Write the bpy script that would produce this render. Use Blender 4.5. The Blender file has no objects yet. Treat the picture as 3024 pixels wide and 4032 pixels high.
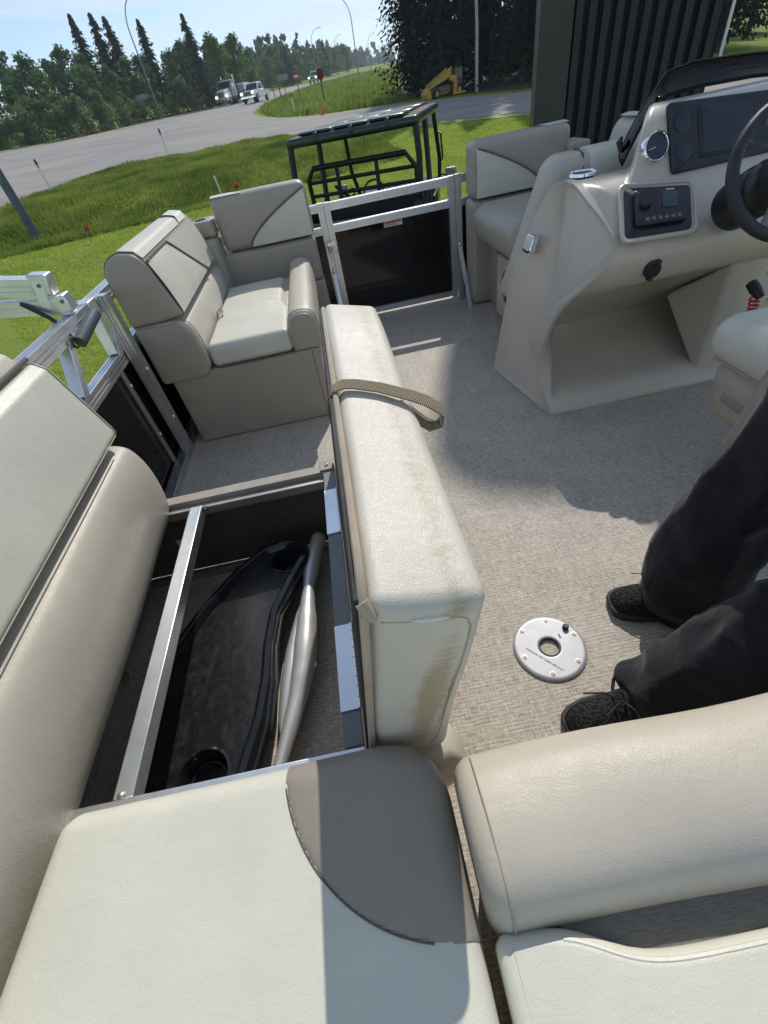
import bpy, bmesh, math, random
import numpy as np
from mathutils import Vector, Matrix
from mathutils.geometry import tessellate_polygon
R = math.radians
SC = bpy.context.scene
COL = SC.collection
random.seed(7)

# ------------------------------------------------------------------ camera, sky, sun, exposure
def cam_axes(p, r, yw):
    cy, sy = math.cos(yw), math.sin(yw)
    fwd = Vector((-sy*math.cos(p), cy*math.cos(p), -math.sin(p)))
    right = Vector((cy, sy, 0)); up = right.cross(fwd)
    return (math.cos(r)*right+math.sin(r)*up, -math.sin(r)*right+math.cos(r)*up, fwd)
cam = bpy.data.cameras.new('camera'); camo = bpy.data.objects.new('camera', cam); COL.objects.link(camo)
a_, b_, c_ = cam_axes(R(43.3), R(-12.1), R(-0.26))
camo.matrix_world = Matrix(((a_.x, b_.x, -c_.x, 0), (a_.y, b_.y, -c_.y, 0), (a_.z, b_.z, -c_.z, 1.15), (0, 0, 0, 1)))
cam.sensor_fit = 'VERTICAL'; cam.sensor_height = 36; cam.lens = 36*1714/4032
cam.clip_start = 0.02; cam.clip_end = 4000
SC.camera = camo

SUN_AZ, SUN_EL = R(20.5), R(42.5)
SUNV = Vector((math.sin(SUN_AZ)*math.cos(SUN_EL), math.cos(SUN_AZ)*math.cos(SUN_EL), math.sin(SUN_EL)))
world = bpy.data.worlds.new('World'); SC.world = world; world.use_nodes = True
wn = world.node_tree; wn.nodes.clear()
sky = wn.nodes.new('ShaderNodeTexSky'); sky.sky_type = 'NISHITA'; sky.sun_disc = False
sky.sun_elevation = SUN_EL; sky.sun_rotation = SUN_AZ; sky.altitude = 600; sky.air_density = 0.9; sky.dust_density = 0.15; sky.ozone_density = 1.2
tc = wn.nodes.new('ShaderNodeTexCoord')
mp = wn.nodes.new('ShaderNodeMapping'); mp.inputs['Scale'].default_value = (1.2, 1.2, 7.0); mp.inputs['Rotation'].default_value = (0, R(4), 0)
cn = wn.nodes.new('ShaderNodeTexNoise'); cn.inputs['Scale'].default_value = 3.6; cn.inputs['Detail'].default_value = 7; cn.inputs['Roughness'].default_value = 0.58; cn.inputs['Distortion'].default_value = 0.5
cr = wn.nodes.new('ShaderNodeValToRGB'); cr.color_ramp.elements[0].position = 0.42; cr.color_ramp.elements[1].position = 0.68
cm = wn.nodes.new('ShaderNodeMath'); cm.operation = 'MULTIPLY'; cm.inputs[1].default_value = 0.75
mx = wn.nodes.new('ShaderNodeMix'); mx.data_type = 'RGBA'
mx.inputs['B'].default_value = (5.9, 6.6, 7.4, 1)
bg = wn.nodes.new('ShaderNodeBackground'); bg.inputs['Strength'].default_value = 0.125
wo = wn.nodes.new('ShaderNodeOutputWorld')
L = wn.links.new
L(tc.outputs['Generated'], mp.inputs['Vector']); L(mp.outputs['Vector'], cn.inputs['Vector']); L(cn.outputs['Fac'], cr.inputs['Fac'])
L(cr.outputs['Color'], cm.inputs[0]); L(cm.outputs[0], mx.inputs['Factor']); L(sky.outputs['Color'], mx.inputs['A'])
L(mx.outputs['Result'], bg.inputs['Color']); L(bg.outputs['Background'], wo.inputs['Surface'])
sl = bpy.data.lights.new('sun', 'SUN'); sl.energy = 3.2; sl.angle = R(0.53); sl.color = (1.0, 0.945, 0.865)
so = bpy.data.objects.new('sun', sl); COL.objects.link(so); so.rotation_euler = SUNV.to_track_quat('Z', 'Y').to_euler(); so.location = (3, 6, 9)
SC.view_settings.view_transform = 'Standard'; SC.view_settings.look = 'None'; SC.view_settings.gamma = 1.0; SC.view_settings.exposure = 0.12
SC.cycles.use_denoising = True
SC.cycles.max_bounces = 8; SC.cycles.transparent_max_bounces = 12
try: SC.cycles.sample_clamp_indirect = 6.0
except Exception: pass

# ------------------------------------------------------------------ helpers
WORLD_ROOTS = {}
def thing(name, label, cat, loc=(0, 0, 0), rz=0, group=None, local=False):
    o = bpy.data.objects.new(name, None); COL.objects.link(o); o.empty_display_size = 0.1
    o.location = loc; o.rotation_euler = (0, 0, rz)
    o['label'] = label; o['category'] = cat
    if group: o['group'] = group
    if not local: WORLD_ROOTS[o.name] = o.matrix_basis.inverted()
    return o
def tag(o, label, cat, group=None, kind=None):
    o['label'] = label; o['category'] = cat
    if group: o['group'] = group
    if kind: o['kind'] = kind
    return o
def copy_tree(o, parent=None):
    c = o.copy(); COL.objects.link(c); c.parent = parent
    if parent is not None: c.matrix_parent_inverse = o.matrix_parent_inverse
    for ch in list(o.children): copy_tree(ch, c)
    return c

class MB:
    def __init__(s): s.v = []; s.f = []
    def add(s, vs, fs):
        n = len(s.v); s.v += [tuple(v) for v in vs]; s.f += [tuple(i+n for i in f) for f in fs]; return s
    def box(s, lo, hi):
        x0, y0, z0 = lo; x1, y1, z1 = hi
        return s.add([(x0,y0,z0),(x1,y0,z0),(x1,y1,z0),(x0,y1,z0),(x0,y0,z1),(x1,y0,z1),(x1,y1,z1),(x0,y1,z1)],
                     [(3,2,1,0),(4,5,6,7),(0,1,5,4),(1,2,6,5),(2,3,7,6),(3,0,4,7)])
    def bar(s, p0, p1, w, h, up=(0, 0, 1), w1=None, h1=None):
        p0, p1 = Vector(p0), Vector(p1); d = (p1-p0).normalized(); up = Vector(up)
        if abs(d.dot(up)) > 0.98: up = Vector((0, 1, 0))
        sx = d.cross(up).normalized(); sz = sx.cross(d)
        w1 = w if w1 is None else w1; h1 = h if h1 is None else h1
        vs = [p+sx*(i*ww/2)+sz*(j*hh/2) for p, ww, hh in ((p0, w, h), (p1, w1, h1)) for i, j in ((-1,-1),(1,-1),(1,1),(-1,1))]
        return s.add(vs, [(3,2,1,0),(4,5,6,7),(0,1,5,4),(1,2,6,5),(2,3,7,6),(3,0,4,7)])
    def tube(s, pts, r, n=8, closed=False):
        pts = [Vector(p) for p in pts]; m = len(pts); rs = r if isinstance(r, (list, tuple)) else [r]*m
        t0 = (pts[1]-pts[0]).normalized(); ref = Vector((0, 0, 1)) if abs(t0.z) < 0.9 else Vector((1, 0, 0))
        u = t0.cross(ref).normalized(); vs = []
        for i, p in enumerate(pts):
            a = pts[(i-1) % m] if (i > 0 or closed) else pts[i]; b = pts[(i+1) % m] if (i < m-1 or closed) else pts[i]
            t = (b-a).normalized(); u = (u-t*u.dot(t)).normalized(); w = t.cross(u)
            vs += [p+(u*math.cos(2*math.pi*k/n)+w*math.sin(2*math.pi*k/n))*rs[i] for k in range(n)]
        fs = []
        for i in range(m if closed else m-1):
            j = (i+1) % m
            fs += [(i*n+k, i*n+(k+1) % n, j*n+(k+1) % n, j*n+k) for k in range(n)]
        if not closed: fs += [tuple(range(n-1, -1, -1)), tuple(range((m-1)*n, m*n))]
        return s.add(vs, fs)
    def lathe(s, p0, p1, prof, n=24, caps=True):
        p0, p1 = Vector(p0), Vector(p1); d = (p1-p0); l = d.length; d.normalize()
        ref = Vector((0, 0, 1)) if abs(d.z) < 0.9 else Vector((1, 0, 0)); u = d.cross(ref).normalized(); w = d.cross(u)
        vs = [p0+d*(t*l)+(u*math.cos(2*math.pi*k/n)+w*math.sin(2*math.pi*k/n))*r for t, r in prof for k in range(n)]
        m = len(prof); fs = [(i*n+k, i*n+(k+1) % n, (i+1)*n+(k+1) % n, (i+1)*n+k) for i in range(m-1) for k in range(n)]
        if caps: fs += [tuple(range(n-1, -1, -1)), tuple(range((m-1)*n, m*n))]
        return s.add(vs, fs)
    def cyl(s, p0, p1, r, n=16): return s.lathe(p0, p1, [(0, r), (1, r)], n)
    def loft(s, rings, caps=True, closed=True):
        n = len(rings[0]); m = len(rings); vs = [p for rg in rings for p in rg]; fs = []
        for i in range(m-1):
            for k in range(n if closed else n-1): fs.append((i*n+k, i*n+(k+1) % n, (i+1)*n+(k+1) % n, (i+1)*n+k))
        if caps:
            for i, rev in ((0, True), (m-1, False)):
                idx = list(range(i*n, i*n+n)); c = len(vs); vs.append(tuple(sum(rings[i][k][q] for k in range(n))/n for q in range(3)))
                for k in range(n): fs.append((idx[k], idx[(k+1) % n], c))
        return s.add(vs, fs)
def axmap(axis, u, v, t): return {'y': (u, t, v), 'x': (t, u, v), 'z': (u, v, t)}[axis]
def fillet(poly, rad, n=5):
    out = []; m = len(poly)
    for i, p in enumerate(poly):
        r = rad[i] if isinstance(rad, (list, tuple)) else rad
        p = Vector(p[:2]); a = Vector(poly[i-1][:2]); b = Vector(poly[(i+1) % m][:2])
        da, db = (a-p), (b-p); la, lb = da.length, db.length
        if r <= 0 or la == 0 or lb == 0: out.append((p.x, p.y)); continue
        da /= la; db /= lb; ang = math.acos(max(-1, min(1, da.dot(db))))
        t = min(r/max(math.tan(ang/2), 1e-4), la*0.49, lb*0.49)
        p0, p1 = p+da*t, p+db*t
        for k in range(n+1):
            s = k/n; q = p0*(1-s)**2+p*2*s*(1-s)+p1*s*s; out.append((q.x, q.y))
    return out
def chaikin(P, it=3):
    for _ in range(it):
        Q = []
        for i in range(len(P)):
            a, b2 = P[i], P[(i+1) % len(P)]; Q += [(a[0]*.75+b2[0]*.25, a[1]*.75+b2[1]*.25), (a[0]*.25+b2[0]*.75, a[1]*.25+b2[1]*.75)]
        P = Q
    return P
def inset(poly, d):
    xs_ = [p[0] for p in poly]; ys_ = [p[1] for p in poly]; cx, cy = (min(xs_)+max(xs_))/2, (min(ys_)+max(ys_))/2
    fx, fy = 1-d/max(1e-6, (max(xs_)-min(xs_))/2), 1-d/max(1e-6, (max(ys_)-min(ys_))/2)
    return [(cx+(x-cx)*fx, cy+(y-cy)*fy) for x, y in poly]
def inset_n(poly, d):
    m = len(poly); out = []; area = sum(poly[i][0]*poly[(i+1) % m][1]-poly[(i+1) % m][0]*poly[i][1] for i in range(m)); sg = 1 if area > 0 else -1
    for i in range(m):
        t = (Vector(poly[(i+1) % m])-Vector(poly[i-1])); t = t.normalized() if t.length > 1e-9 else Vector((1, 0)); out.append((poly[i][0]-t.y*d*sg, poly[i][1]+t.x*d*sg))
    return out
def extr(poly, a0, a1, axis='y', r=0.012, m=4, shift=None, mid=0):
    rings = []
    st = [(a0+r*(1-math.sin(k*math.pi/2/m)) if False else a0+r*(1-math.cos(k*math.pi/2/m)), r*(1-math.sin(k*math.pi/2/m))) for k in range(m+1)]
    en = [(a1-(t-a0), i) for t, i in reversed(st)]
    mids = [(a0+r+(a1-a0-2*r)*(k+1)/(mid+1), 0.0) for k in range(mid)]
    for t, i in st+mids+en:
        pp = inset(poly, i) if i > 1e-9 else poly
        ring = [axmap(axis, u, v, t) for u, v in pp]
        if shift: ring = [shift(Vector(q)) for q in ring]
        rings.append([tuple(q) for q in ring])
    b = MB(); b.loft(rings); return b
def cush(lo, hi, r, n=(8, 8, 8), puff=(0, 0, 0), warp=None, keep=None):
    lo, hi = Vector(lo), Vector(hi); c = (lo+hi)/2; h = (hi-lo)/2
    def ts(ax):
        a, b = lo[ax], hi[ax]; rr = min(r, h[ax]*0.999)
        e = [a+rr*(1-math.tan(math.pi/4*(1-k/4))) for k in range(5)]
        i = [a+rr+(b-a-2*rr)*(k/n[ax]) for k in range(1, n[ax])]
        return e+i+[a+b-q for q in reversed(e)]
    T = [ts(0), ts(1), ts(2)]; bm = bmesh.new(); rr = r
    def pt(p):
        p = Vector(p); q = Vector([min(max(p[i], lo[i]+min(rr, h[i])), hi[i]-min(rr, h[i])) for i in range(3)]); d = p-q
        if d.length > 1e-9: p = q+d.normalized()*rr
        u = [max(-1, min(1, (p[i]-c[i])/h[i])) for i in range(3)]
        p.x += puff[0]*u[0]*(1-u[1]**2)*(1-u[2]**2); p.y += puff[1]*u[1]*(1-u[0]**2)*(1-u[2]**2); p.z += puff[2]*u[2]*(1-u[0]**2)*(1-u[1]**2)
        return warp(p) if warp else p
    for ax in range(3):
        i, j = [(1, 2), (2, 0), (0, 1)][ax]
        for side in (lo[ax], hi[ax]):
            g = []
            for a in T[i]:
                row = []
                for b in T[j]:
                    q = [0, 0, 0]; q[ax] = side; q[i] = a; q[j] = b; row.append(bm.verts.new(pt(q)))
                g.append(row)
            for x in range(len(g)-1):
                for y in range(len(g[0])-1):
                    fv = (g[x][y], g[x+1][y], g[x+1][y+1], g[x][y+1]); bm.faces.new(fv if side == hi[ax] else fv[::-1])
    bmesh.ops.remove_doubles(bm, verts=bm.verts, dist=1e-5)
    if keep:
        dead = [f for f in bm.faces if not keep(f)]; bmesh.ops.delete(bm, geom=dead, context='FACES')
    return bm
def obj(name, src, m, parent=None, smooth=True, bevel=0, angle=38, seg=2, sub=0, recalc=True, solid=0):
    me = bpy.data.meshes.new(name)
    if isinstance(src, MB):
        me.from_pydata(src.v, [], src.f)
        if recalc:
            bm = bmesh.new(); bm.from_mesh(me); bmesh.ops.recalc_face_normals(bm, faces=bm.faces); bm.to_mesh(me); bm.free()
    else:
        src.to_mesh(me); src.free()
    me.materials.append(M[m] if isinstance(m, str) else m)
    if smooth and len(me.polygons):
        me.shade_smooth()
        if not sub: me.set_sharp_from_angle(angle=R(angle))
    o = bpy.data.objects.new(name, me); COL.objects.link(o)
    if parent is not None:
        o.parent = parent
        if parent.name in WORLD_ROOTS: o.matrix_parent_inverse = WORLD_ROOTS[parent.name]
    if bevel:
        md = o.modifiers.new('bevel', 'BEVEL'); md.width = bevel; md.segments = seg; md.limit_method = 'ANGLE'; md.angle_limit = R(40)
    if solid:
        md = o.modifiers.new('solid', 'SOLIDIFY'); md.thickness = solid; md.offset = 1
    if sub:
        md = o.modifiers.new('sub', 'SUBSURF'); md.levels = sub; md.render_levels = sub
    return o
def struct(name, src, m, **k):
    o = obj(name, src, m, **k); o['kind'] = 'structure'; return o
def quadpatch(fn, nu, nv):
    b = MB(); vs = [fn(i/nu, j/nv) for i in range(nu+1) for j in range(nv+1)]
    b.add(vs, [(i*(nv+1)+j, (i+1)*(nv+1)+j, (i+1)*(nv+1)+j+1, i*(nv+1)+j+1) for i in range(nu) for j in range(nv)]); return b
def text_mesh(name, body, size, m, parent, mat4, depth=0.0004, align='CENTER'):
    cu = bpy.data.curves.new(name, 'FONT'); cu.body = body; cu.size = size; cu.extrude = depth; cu.align_x = align
    t = bpy.data.objects.new(name, cu); COL.objects.link(t); bpy.context.view_layer.update()
    me = bpy.data.meshes.new_from_object(t.evaluated_get(bpy.context.evaluated_depsgraph_get()))
    bpy.data.objects.remove(t); me.transform(mat4); me.materials.clear(); me.materials.append(M[m])
    o = bpy.data.objects.new(name, me); COL.objects.link(o); o.parent = parent
    if parent.name in WORLD_ROOTS: o.matrix_parent_inverse = WORLD_ROOTS[parent.name]
    return o

# ------------------------------------------------------------------ materials
M = {}
def base(name, col=(.5, .5, .5), rough=.5, metal=0, spec=.5, coat=0):
    m = bpy.data.materials.new(name); m.use_nodes = True; nt = m.node_tree; b = nt.nodes['Principled BSDF']
    b.inputs['Base Color'].default_value = (*col, 1); b.inputs['Roughness'].default_value = rough; b.inputs['Metallic'].default_value = metal
    b.inputs['Specular IOR Level'].default_value = spec
    if coat: b.inputs['Coat Weight'].default_value = coat; b.inputs['Coat Roughness'].default_value = 0.08
    M[name] = m; return m, nt, b
def nd(nt, t, **k):
    n = nt.nodes.new(t)
    for q, v in k.items():
        if q in n.inputs: n.inputs[q].default_value = v
        else: setattr(n, q, v)
    return n
def coords(nt, scale=(1, 1, 1), rot=(0, 0, 0), out='Object'):
    t = nd(nt, 'ShaderNodeTexCoord'); mp = nd(nt, 'ShaderNodeMapping', Scale=scale, Rotation=rot); nt.links.new(t.outputs[out], mp.inputs['Vector']); return mp.outputs['Vector']
def noise(nt, vec, scale, detail=3, rough=.55, dist=0):
    n = nd(nt, 'ShaderNodeTexNoise', Scale=scale, Detail=detail, Roughness=rough, Distortion=dist); nt.links.new(vec, n.inputs['Vector']); return n.outputs['Fac']
def ramp(nt, fac, stops):
    r = nd(nt, 'ShaderNodeValToRGB'); e = r.color_ramp.elements
    while len(e) < len(stops): e.new(.5)
    for i, (p, c) in enumerate(stops): e[i].position = p; e[i].color = (*c, 1) if len(c) == 3 else c
    nt.links.new(fac, r.inputs['Fac']); return r.outputs['Color']
def mth(nt, op, a, b=None, c=None):
    n = nd(nt, 'ShaderNodeMath', operation=op)
    for i, q in enumerate((a, b, c)):
        if q is None: continue
        if isinstance(q, (int, float)): n.inputs[i].default_value = q
        else: nt.links.new(q, n.inputs[i])
    return n.outputs[0]
def mixc(nt, fac, a, b, mode='MIX'):
    n = nd(nt, 'ShaderNodeMix', data_type='RGBA', blend_type=mode)
    for key, q in (('Factor', fac), ('A', a), ('B', b)):
        if isinstance(q, (int, float)): n.inputs[key].default_value = q
        elif isinstance(q, tuple): n.inputs[key].default_value = (*q, 1)
        else: nt.links.new(q, n.inputs[key])
    return n.outputs['Result']
def bump(nt, b, h, strength, dist, prev=None):
    n = nd(nt, 'ShaderNodeBump', Strength=strength, Distance=dist); nt.links.new(h, n.inputs['Height'])
    if prev is not None: nt.links.new(prev, n.inputs['Normal'])
    nt.links.new(n.outputs['Normal'], b.inputs['Normal']); return n.outputs['Normal']
def shade(c, k): return tuple(min(1, v*k) for v in c)

def vinyl(name, col, rough=.42, grain=1.0, wrinkle=1.0, stain=None):
    m, nt, b = base(name, col, rough, spec=.42)
    v = coords(nt)
    vo = nd(nt, 'ShaderNodeTexVoronoi', feature='DISTANCE_TO_EDGE', Scale=340); 
    wv = nd(nt, 'ShaderNodeTexNoise', Scale=60, Detail=2); nt.links.new(v, wv.inputs['Vector'])
    vm = nd(nt, 'ShaderNodeVectorMath', operation='MULTIPLY_ADD'); vm.inputs[1].default_value = (.012, .012, .012)
    nt.links.new(wv.outputs['Color'], vm.inputs[0]); nt.links.new(v, vm.inputs[2]); nt.links.new(vm.outputs[0], vo.inputs['Vector'])
    h1 = ramp(nt, vo.outputs['Distance'], [(0, (0, 0, 0)), (.22, (1, 1, 1))])
    n1 = bump(nt, b, h1, .17*grain, .0009)
    w = noise(nt, coords(nt, (1, 1.6, 1)), 22, 5, .6, .6)
    n2 = bump(nt, b, w, .12*wrinkle, .008, n1)
    bump(nt, b, noise(nt, v, 4.5, 2), .18*wrinkle, .02, n2)
    cv = noise(nt, v, 5, 4); c = ramp(nt, cv, [(.3, shade(col, .93)), (.7, shade(col, 1.04))])
    sp = noise(nt, v, 170, 2, .7); c = mixc(nt, mth(nt, 'MULTIPLY', mth(nt, 'GREATER_THAN', sp, .73), .35), c, shade(col, .55))
    if stain: c = stain(nt, c, v)
    nt.links.new(c, b.inputs['Base Color'])
    rr = noise(nt, v, 40, 3); nt.links.new(mth(nt, 'MULTIPLY_ADD', rr, .22, rough-.11), b.inputs['Roughness'])
    return m
CREAM = (.655, .640, .535); BEIGE = (.53, .485, .395); TAUPE = (.305, .272, .222); GEL = (.575, .515, .43); PALE = (.58, .54, .455)
vinyl('cream_vinyl', CREAM); vinyl('beige_vinyl', BEIGE); vinyl('taupe_vinyl', TAUPE, grain=.7, wrinkle=.5)
vinyl('shaded_taupe_vinyl', (.395, .352, .286), grain=.8, wrinkle=.5); vinyl('pale_vinyl', PALE, wrinkle=.6)  # mid taupe: taupe vinyl with the seats' shading put into the colour
def lid_stain(nt, c, v):
    s = nd(nt, 'ShaderNodeSeparateXYZ'); nt.links.new(v, s.inputs[0])
    def band(q, c0, w):
        d = mth(nt, 'ABSOLUTE', mth(nt, 'SUBTRACT', q, c0)); return mth(nt, 'MAXIMUM', mth(nt, 'SUBTRACT', 1.0, mth(nt, 'DIVIDE', d, w)), 0.0)
    x, y, z = s.outputs
    n = noise(nt, v, 18, 6, .75); fine = noise(nt, coords(nt, (.35, 1, 1.6)), 110, 4, .7)
    streak = noise(nt, coords(nt, (.25, 1, 2.2)), 60, 5, .7)
    # grime strip along the top of the cushion and down its near end
    top = mth(nt, 'MULTIPLY', band(x, .058, .042), mth(nt, 'GREATER_THAN', z, .735))
    end0 = mth(nt, 'MULTIPLY', mth(nt, 'LESS_THAN', y, .275), mth(nt, 'LESS_THAN', z, .755))
    xs = mth(nt, 'MULTIPLY_ADD', z, -.22, mth(nt, 'MULTIPLY_ADD', n, .03, x))
    end = mth(nt, 'MULTIPLY', mth(nt, 'MULTIPLY', band(xs, -.092, .030), end0), band(z, .57, .24))
    wide = mth(nt, 'MULTIPLY', mth(nt, 'MULTIPLY', band(xs, -.108, .05), end0), band(z, .52, .22))
    f = mth(nt, 'ADD', mth(nt, 'MULTIPLY', top, mth(nt, 'MULTIPLY', mth(nt, 'MULTIPLY', n, fine), .78)), mth(nt, 'MULTIPLY', mth(nt, 'MULTIPLY_ADD', wide, .6, end), mth(nt, 'MULTIPLY', streak, .75)))
    f = ramp(nt, f, [(.11, (0, 0, 0)), (.32, (1, 1, 1))])
    c = mixc(nt, mth(nt, 'MULTIPLY', f, .72), c, (.36, .27, .14))
    cr_ = mth(nt, 'ABSOLUTE', mth(nt, 'SUBTRACT', mth(nt, 'MULTIPLY_ADD', fine, .008, xs), -.068))
    l_ = mth(nt, 'MULTIPLY', mth(nt, 'LESS_THAN', cr_, .0024), mth(nt, 'MULTIPLY', end0, band(z, .56, .17)))
    return mixc(nt, mth(nt, 'MULTIPLY', l_, .85), c, (.20, .13, .06))
vinyl('stained_vinyl', (.655, .61, .51), rough=.44, grain=1.5, wrinkle=.8, stain=lid_stain)
def solidm(name, col, rough=.5, metal=0, spec=.5, var=.12, scale=12, bumps=0, coat=0, bscale=80):
    m, nt, b = base(name, col, rough, metal, spec, coat); v = coords(nt); n = noise(nt, v, scale, 4)
    nt.links.new(ramp(nt, n, [(.3, shade(col, 1-var)), (.7, shade(col, 1+var))]), b.inputs['Base Color'])
    r2 = noise(nt, v, scale*3.1, 3); nt.links.new(mth(nt, 'MULTIPLY_ADD', r2, .24, rough-.12), b.inputs['Roughness'])
    if bumps: bump(nt, b, noise(nt, v, bscale, 3), bumps, .004)
    return m
# woven vinyl deck
m, nt, b = base('deck_weave', (.4, .36, .32), .62, spec=.3)
v = coords(nt)
nx = noise(nt, coords(nt, (46, 290, 1)), 1.0, 2, .55); ny = noise(nt, coords(nt, (320, 36, 1)), 1.0, 2, .55)
big = noise(nt, v, 7, 3); sx = nd(nt, 'ShaderNodeSeparateXYZ'); nt.links.new(v, sx.inputs[0]); patch = noise(nt, v, 38, 2)
wob = noise(nt, v, 25, 2)
row = mth(nt, 'SINE', mth(nt, 'MULTIPLY', mth(nt, 'MULTIPLY_ADD', wob, .005, sx.outputs[1]), 2*math.pi/.0098))
hx = mth(nt, 'MULTIPLY_ADD', row, .05, nx)
sel = mth(nt, 'GREATER_THAN', patch, .5)
h = mth(nt, 'ADD', mth(nt, 'MULTIPLY', hx, .62), mth(nt, 'MULTIPLY', ny, .40))
h = mth(nt, 'ADD', h, mth(nt, 'MULTIPLY', mth(nt, 'SUBTRACT', mth(nt, 'MAXIMUM', hx, ny), .5), .45))
nx2 = noise(nt, coords(nt, (6, 120, 1)), 1.0, 2, .5); ny2 = noise(nt, coords(nt, (130, 5, 1)), 1.0, 2, .5)
def thread(q, w): return mth(nt, 'MAXIMUM', mth(nt, 'SUBTRACT', 1.0, mth(nt, 'DIVIDE', mth(nt, 'ABSOLUTE', mth(nt, 'SUBTRACT', q, .5)), w)), 0.0)
h = mth(nt, 'ADD', h, mth(nt, 'MULTIPLY', mth(nt, 'SUBTRACT', mth(nt, 'MAXIMUM', thread(nx2, .07), thread(ny2, .06)), .35), .17))
h = mth(nt, 'ADD', h, mth(nt, 'MULTIPLY', row, .022))
c = ramp(nt, h, [(.34, (.225, .196, .158)), (.50, (.395, .350, .288)), (.62, (.50, .448, .374)), (.80, (.68, .625, .54))])
c = mixc(nt, .30, c, ramp(nt, big, [(.35, (.39, .345, .284)), (.65, (.52, .466, .388))]))
nt.links.new(c, b.inputs['Base Color']); bump(nt, b, h, .6, .0018)
# aluminium
def alu(name, col=(.80, .81, .83), rough=.34, metal=1.0):
    m, nt, b = base(name, col, rough, metal); v = coords(nt)
    nt.links.new(ramp(nt, noise(nt, v, 9, 5, .65), [(.3, shade(col, .90)), (.7, shade(col, 1.05))]), b.inputs['Base Color'])
    nt.links.new(mth(nt, 'MULTIPLY_ADD', noise(nt, v, 22, 4), .22, rough-.09), b.inputs['Roughness'])
alu('aluminium'); alu('bright_aluminium', (.84, .86, .88), .36); alu('satin_disc', (.44, .44, .455), .48, .45); alu('chrome', (.9, .9, .92), .08); alu('silver_leg', (.62, .61, .59), .40, .55); alu('shaded_well_metal', (.22, .20, .16), .25); alu('dull_aluminium', (.48, .45, .41), .5)
solidm('gelcoat', GEL, .33, spec=.5, var=.04, scale=3, coat=.25, bumps=.02, bscale=300)
solidm('gelcoat_shaded', (.36, .315, .265), .36, var=.04, scale=3, bumps=.02, bscale=300)  # gelcoat darkened in its colour for the shade inside recesses
base('black_panel', (.007, .007, .008), .07, spec=.45)
solidm('black_plastic', (.016, .017, .019), .35, var=.3); solidm('black_gloss', (.014, .015, .017), .12, var=.2, bumps=.02, bscale=30)
m, nt, b = base('scuffed_black', (.02, .02, .02), .35); v = coords(nt)
d1 = noise(nt, v, 45, 6, .75); d2 = noise(nt, coords(nt, (9, 3, 3)), 4, 5, .7)
sc_ = ramp(nt, mth(nt, 'MULTIPLY_ADD', d2, .5, mth(nt, 'MULTIPLY', d1, .55)), [(.50, (.008, .008, .009)), (.64, (.024, .023, .021)), (.80, (.12, .11, .095))])
nt.links.new(sc_, b.inputs['Base Color']); nt.links.new(mth(nt, 'MULTIPLY_ADD', d1, .5, .12), b.inputs['Roughness'])
solidm('dash_panel', (.018, .022, .032), .4, var=.15, bumps=.15, bscale=500); solidm('dash_inset', (.022, .028, .045), .25, var=.1)
solidm('display_glass', (.045, .075, .085), .12, var=.15); solidm('gauge_face', (.025, .03, .06), .15, var=.2)
solidm('grey_paint', (.21, .212, .22), .42, var=.08); solidm('tan_paint', (.36, .32, .27), .5, var=.1)
solidm('rubber', (.018, .018, .019), .6, var=.2, bumps=.2, bscale=200); solidm('wheel_grip', (.022, .024, .03), .45, var=.15, bumps=.25, bscale=400)
solidm('spoke_grey', (.17, .17, .175), .4, var=.1)
solidm('dark_inside', (.03, .028, .026), .7, var=.3); solidm('shaded_bin_panel', (.085, .074, .062), .55, var=.2)  # bin panel: tan darkened in its colour for the shade inside the bench
solidm('white_plastic', (.72, .72, .70), .4, var=.05); solidm('red_paint', (.55, .03, .02), .45, var=.1); solidm('print_dark', (.16, .16, .17), .6, var=.05); solidm('print_red', (.62, .10, .05), .6, var=.1)
solidm('piping_cream', (.74, .72, .65), .4); solidm('piping_tan', (.42, .35, .26), .45); solidm('piping_dark', (.12, .105, .09), .5); solidm('thread', (.78, .76, .68), .7)
m, nt, b = base('webbing', (.2, .17, .12), .8, spec=.2); v = coords(nt)
w1 = nd(nt, 'ShaderNodeTexWave', wave_type='BANDS', bands_direction='X', Scale=105, Distortion=.6); nt.links.new(v, w1.inputs['Vector'])
nt.links.new(ramp(nt, w1.outputs['Fac'], [(.25, (.13, .10, .06)), (.75, (.43, .36, .25))]), b.inputs['Base Color']); bump(nt, b, w1.outputs['Fac'], .6, .002)
m, nt, b = base('mesh_cloth', (.14, .135, .125), .85, spec=.15); v = coords(nt, (60, 500, 500)); n = noise(nt, v, 1.2, 3, .6)
nt.links.new(ramp(nt, n, [(.35, (.155, .147, .130)), (.7, (.23, .22, .195))]), b.inputs['Base Color']); bump(nt, b, n, .5, .002)
def clothm(name, col, bs=.5):
    m, nt, b = base(name, col, .85, spec=.18); v = coords(nt); n = noise(nt, v, 9, 4, .6)
    nt.links.new(ramp(nt, n, [(.3, shade(col, .8)), (.7, shade(col, 1.25))]), b.inputs['Base Color'])
    n1 = bump(nt, b, noise(nt, coords(nt, (1, 1, .6)), 11, 4, .55, .8), bs, .02); bump(nt, b, noise(nt, v, 700, 2), .2, .001, n1)
    b.inputs['Sheen Weight'].default_value = .15
clothm('trousers', (.012, .0135, .018), .5); clothm('shirt', (.03, .032, .04))
m, nt, b = base('shoe_knit', (.016, .016, .017), .8, spec=.2); v = coords(nt); vo = nd(nt, 'ShaderNodeTexVoronoi', Scale=150); nt.links.new(v, vo.inputs['Vector'])
nt.links.new(ramp(nt, vo.outputs['Distance'], [(.2, (.035, .035, .036)), (.7, (.008, .008, .009))]), b.inputs['Base Color']); bump(nt, b, vo.outputs['Distance'], .8, .003)
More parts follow.
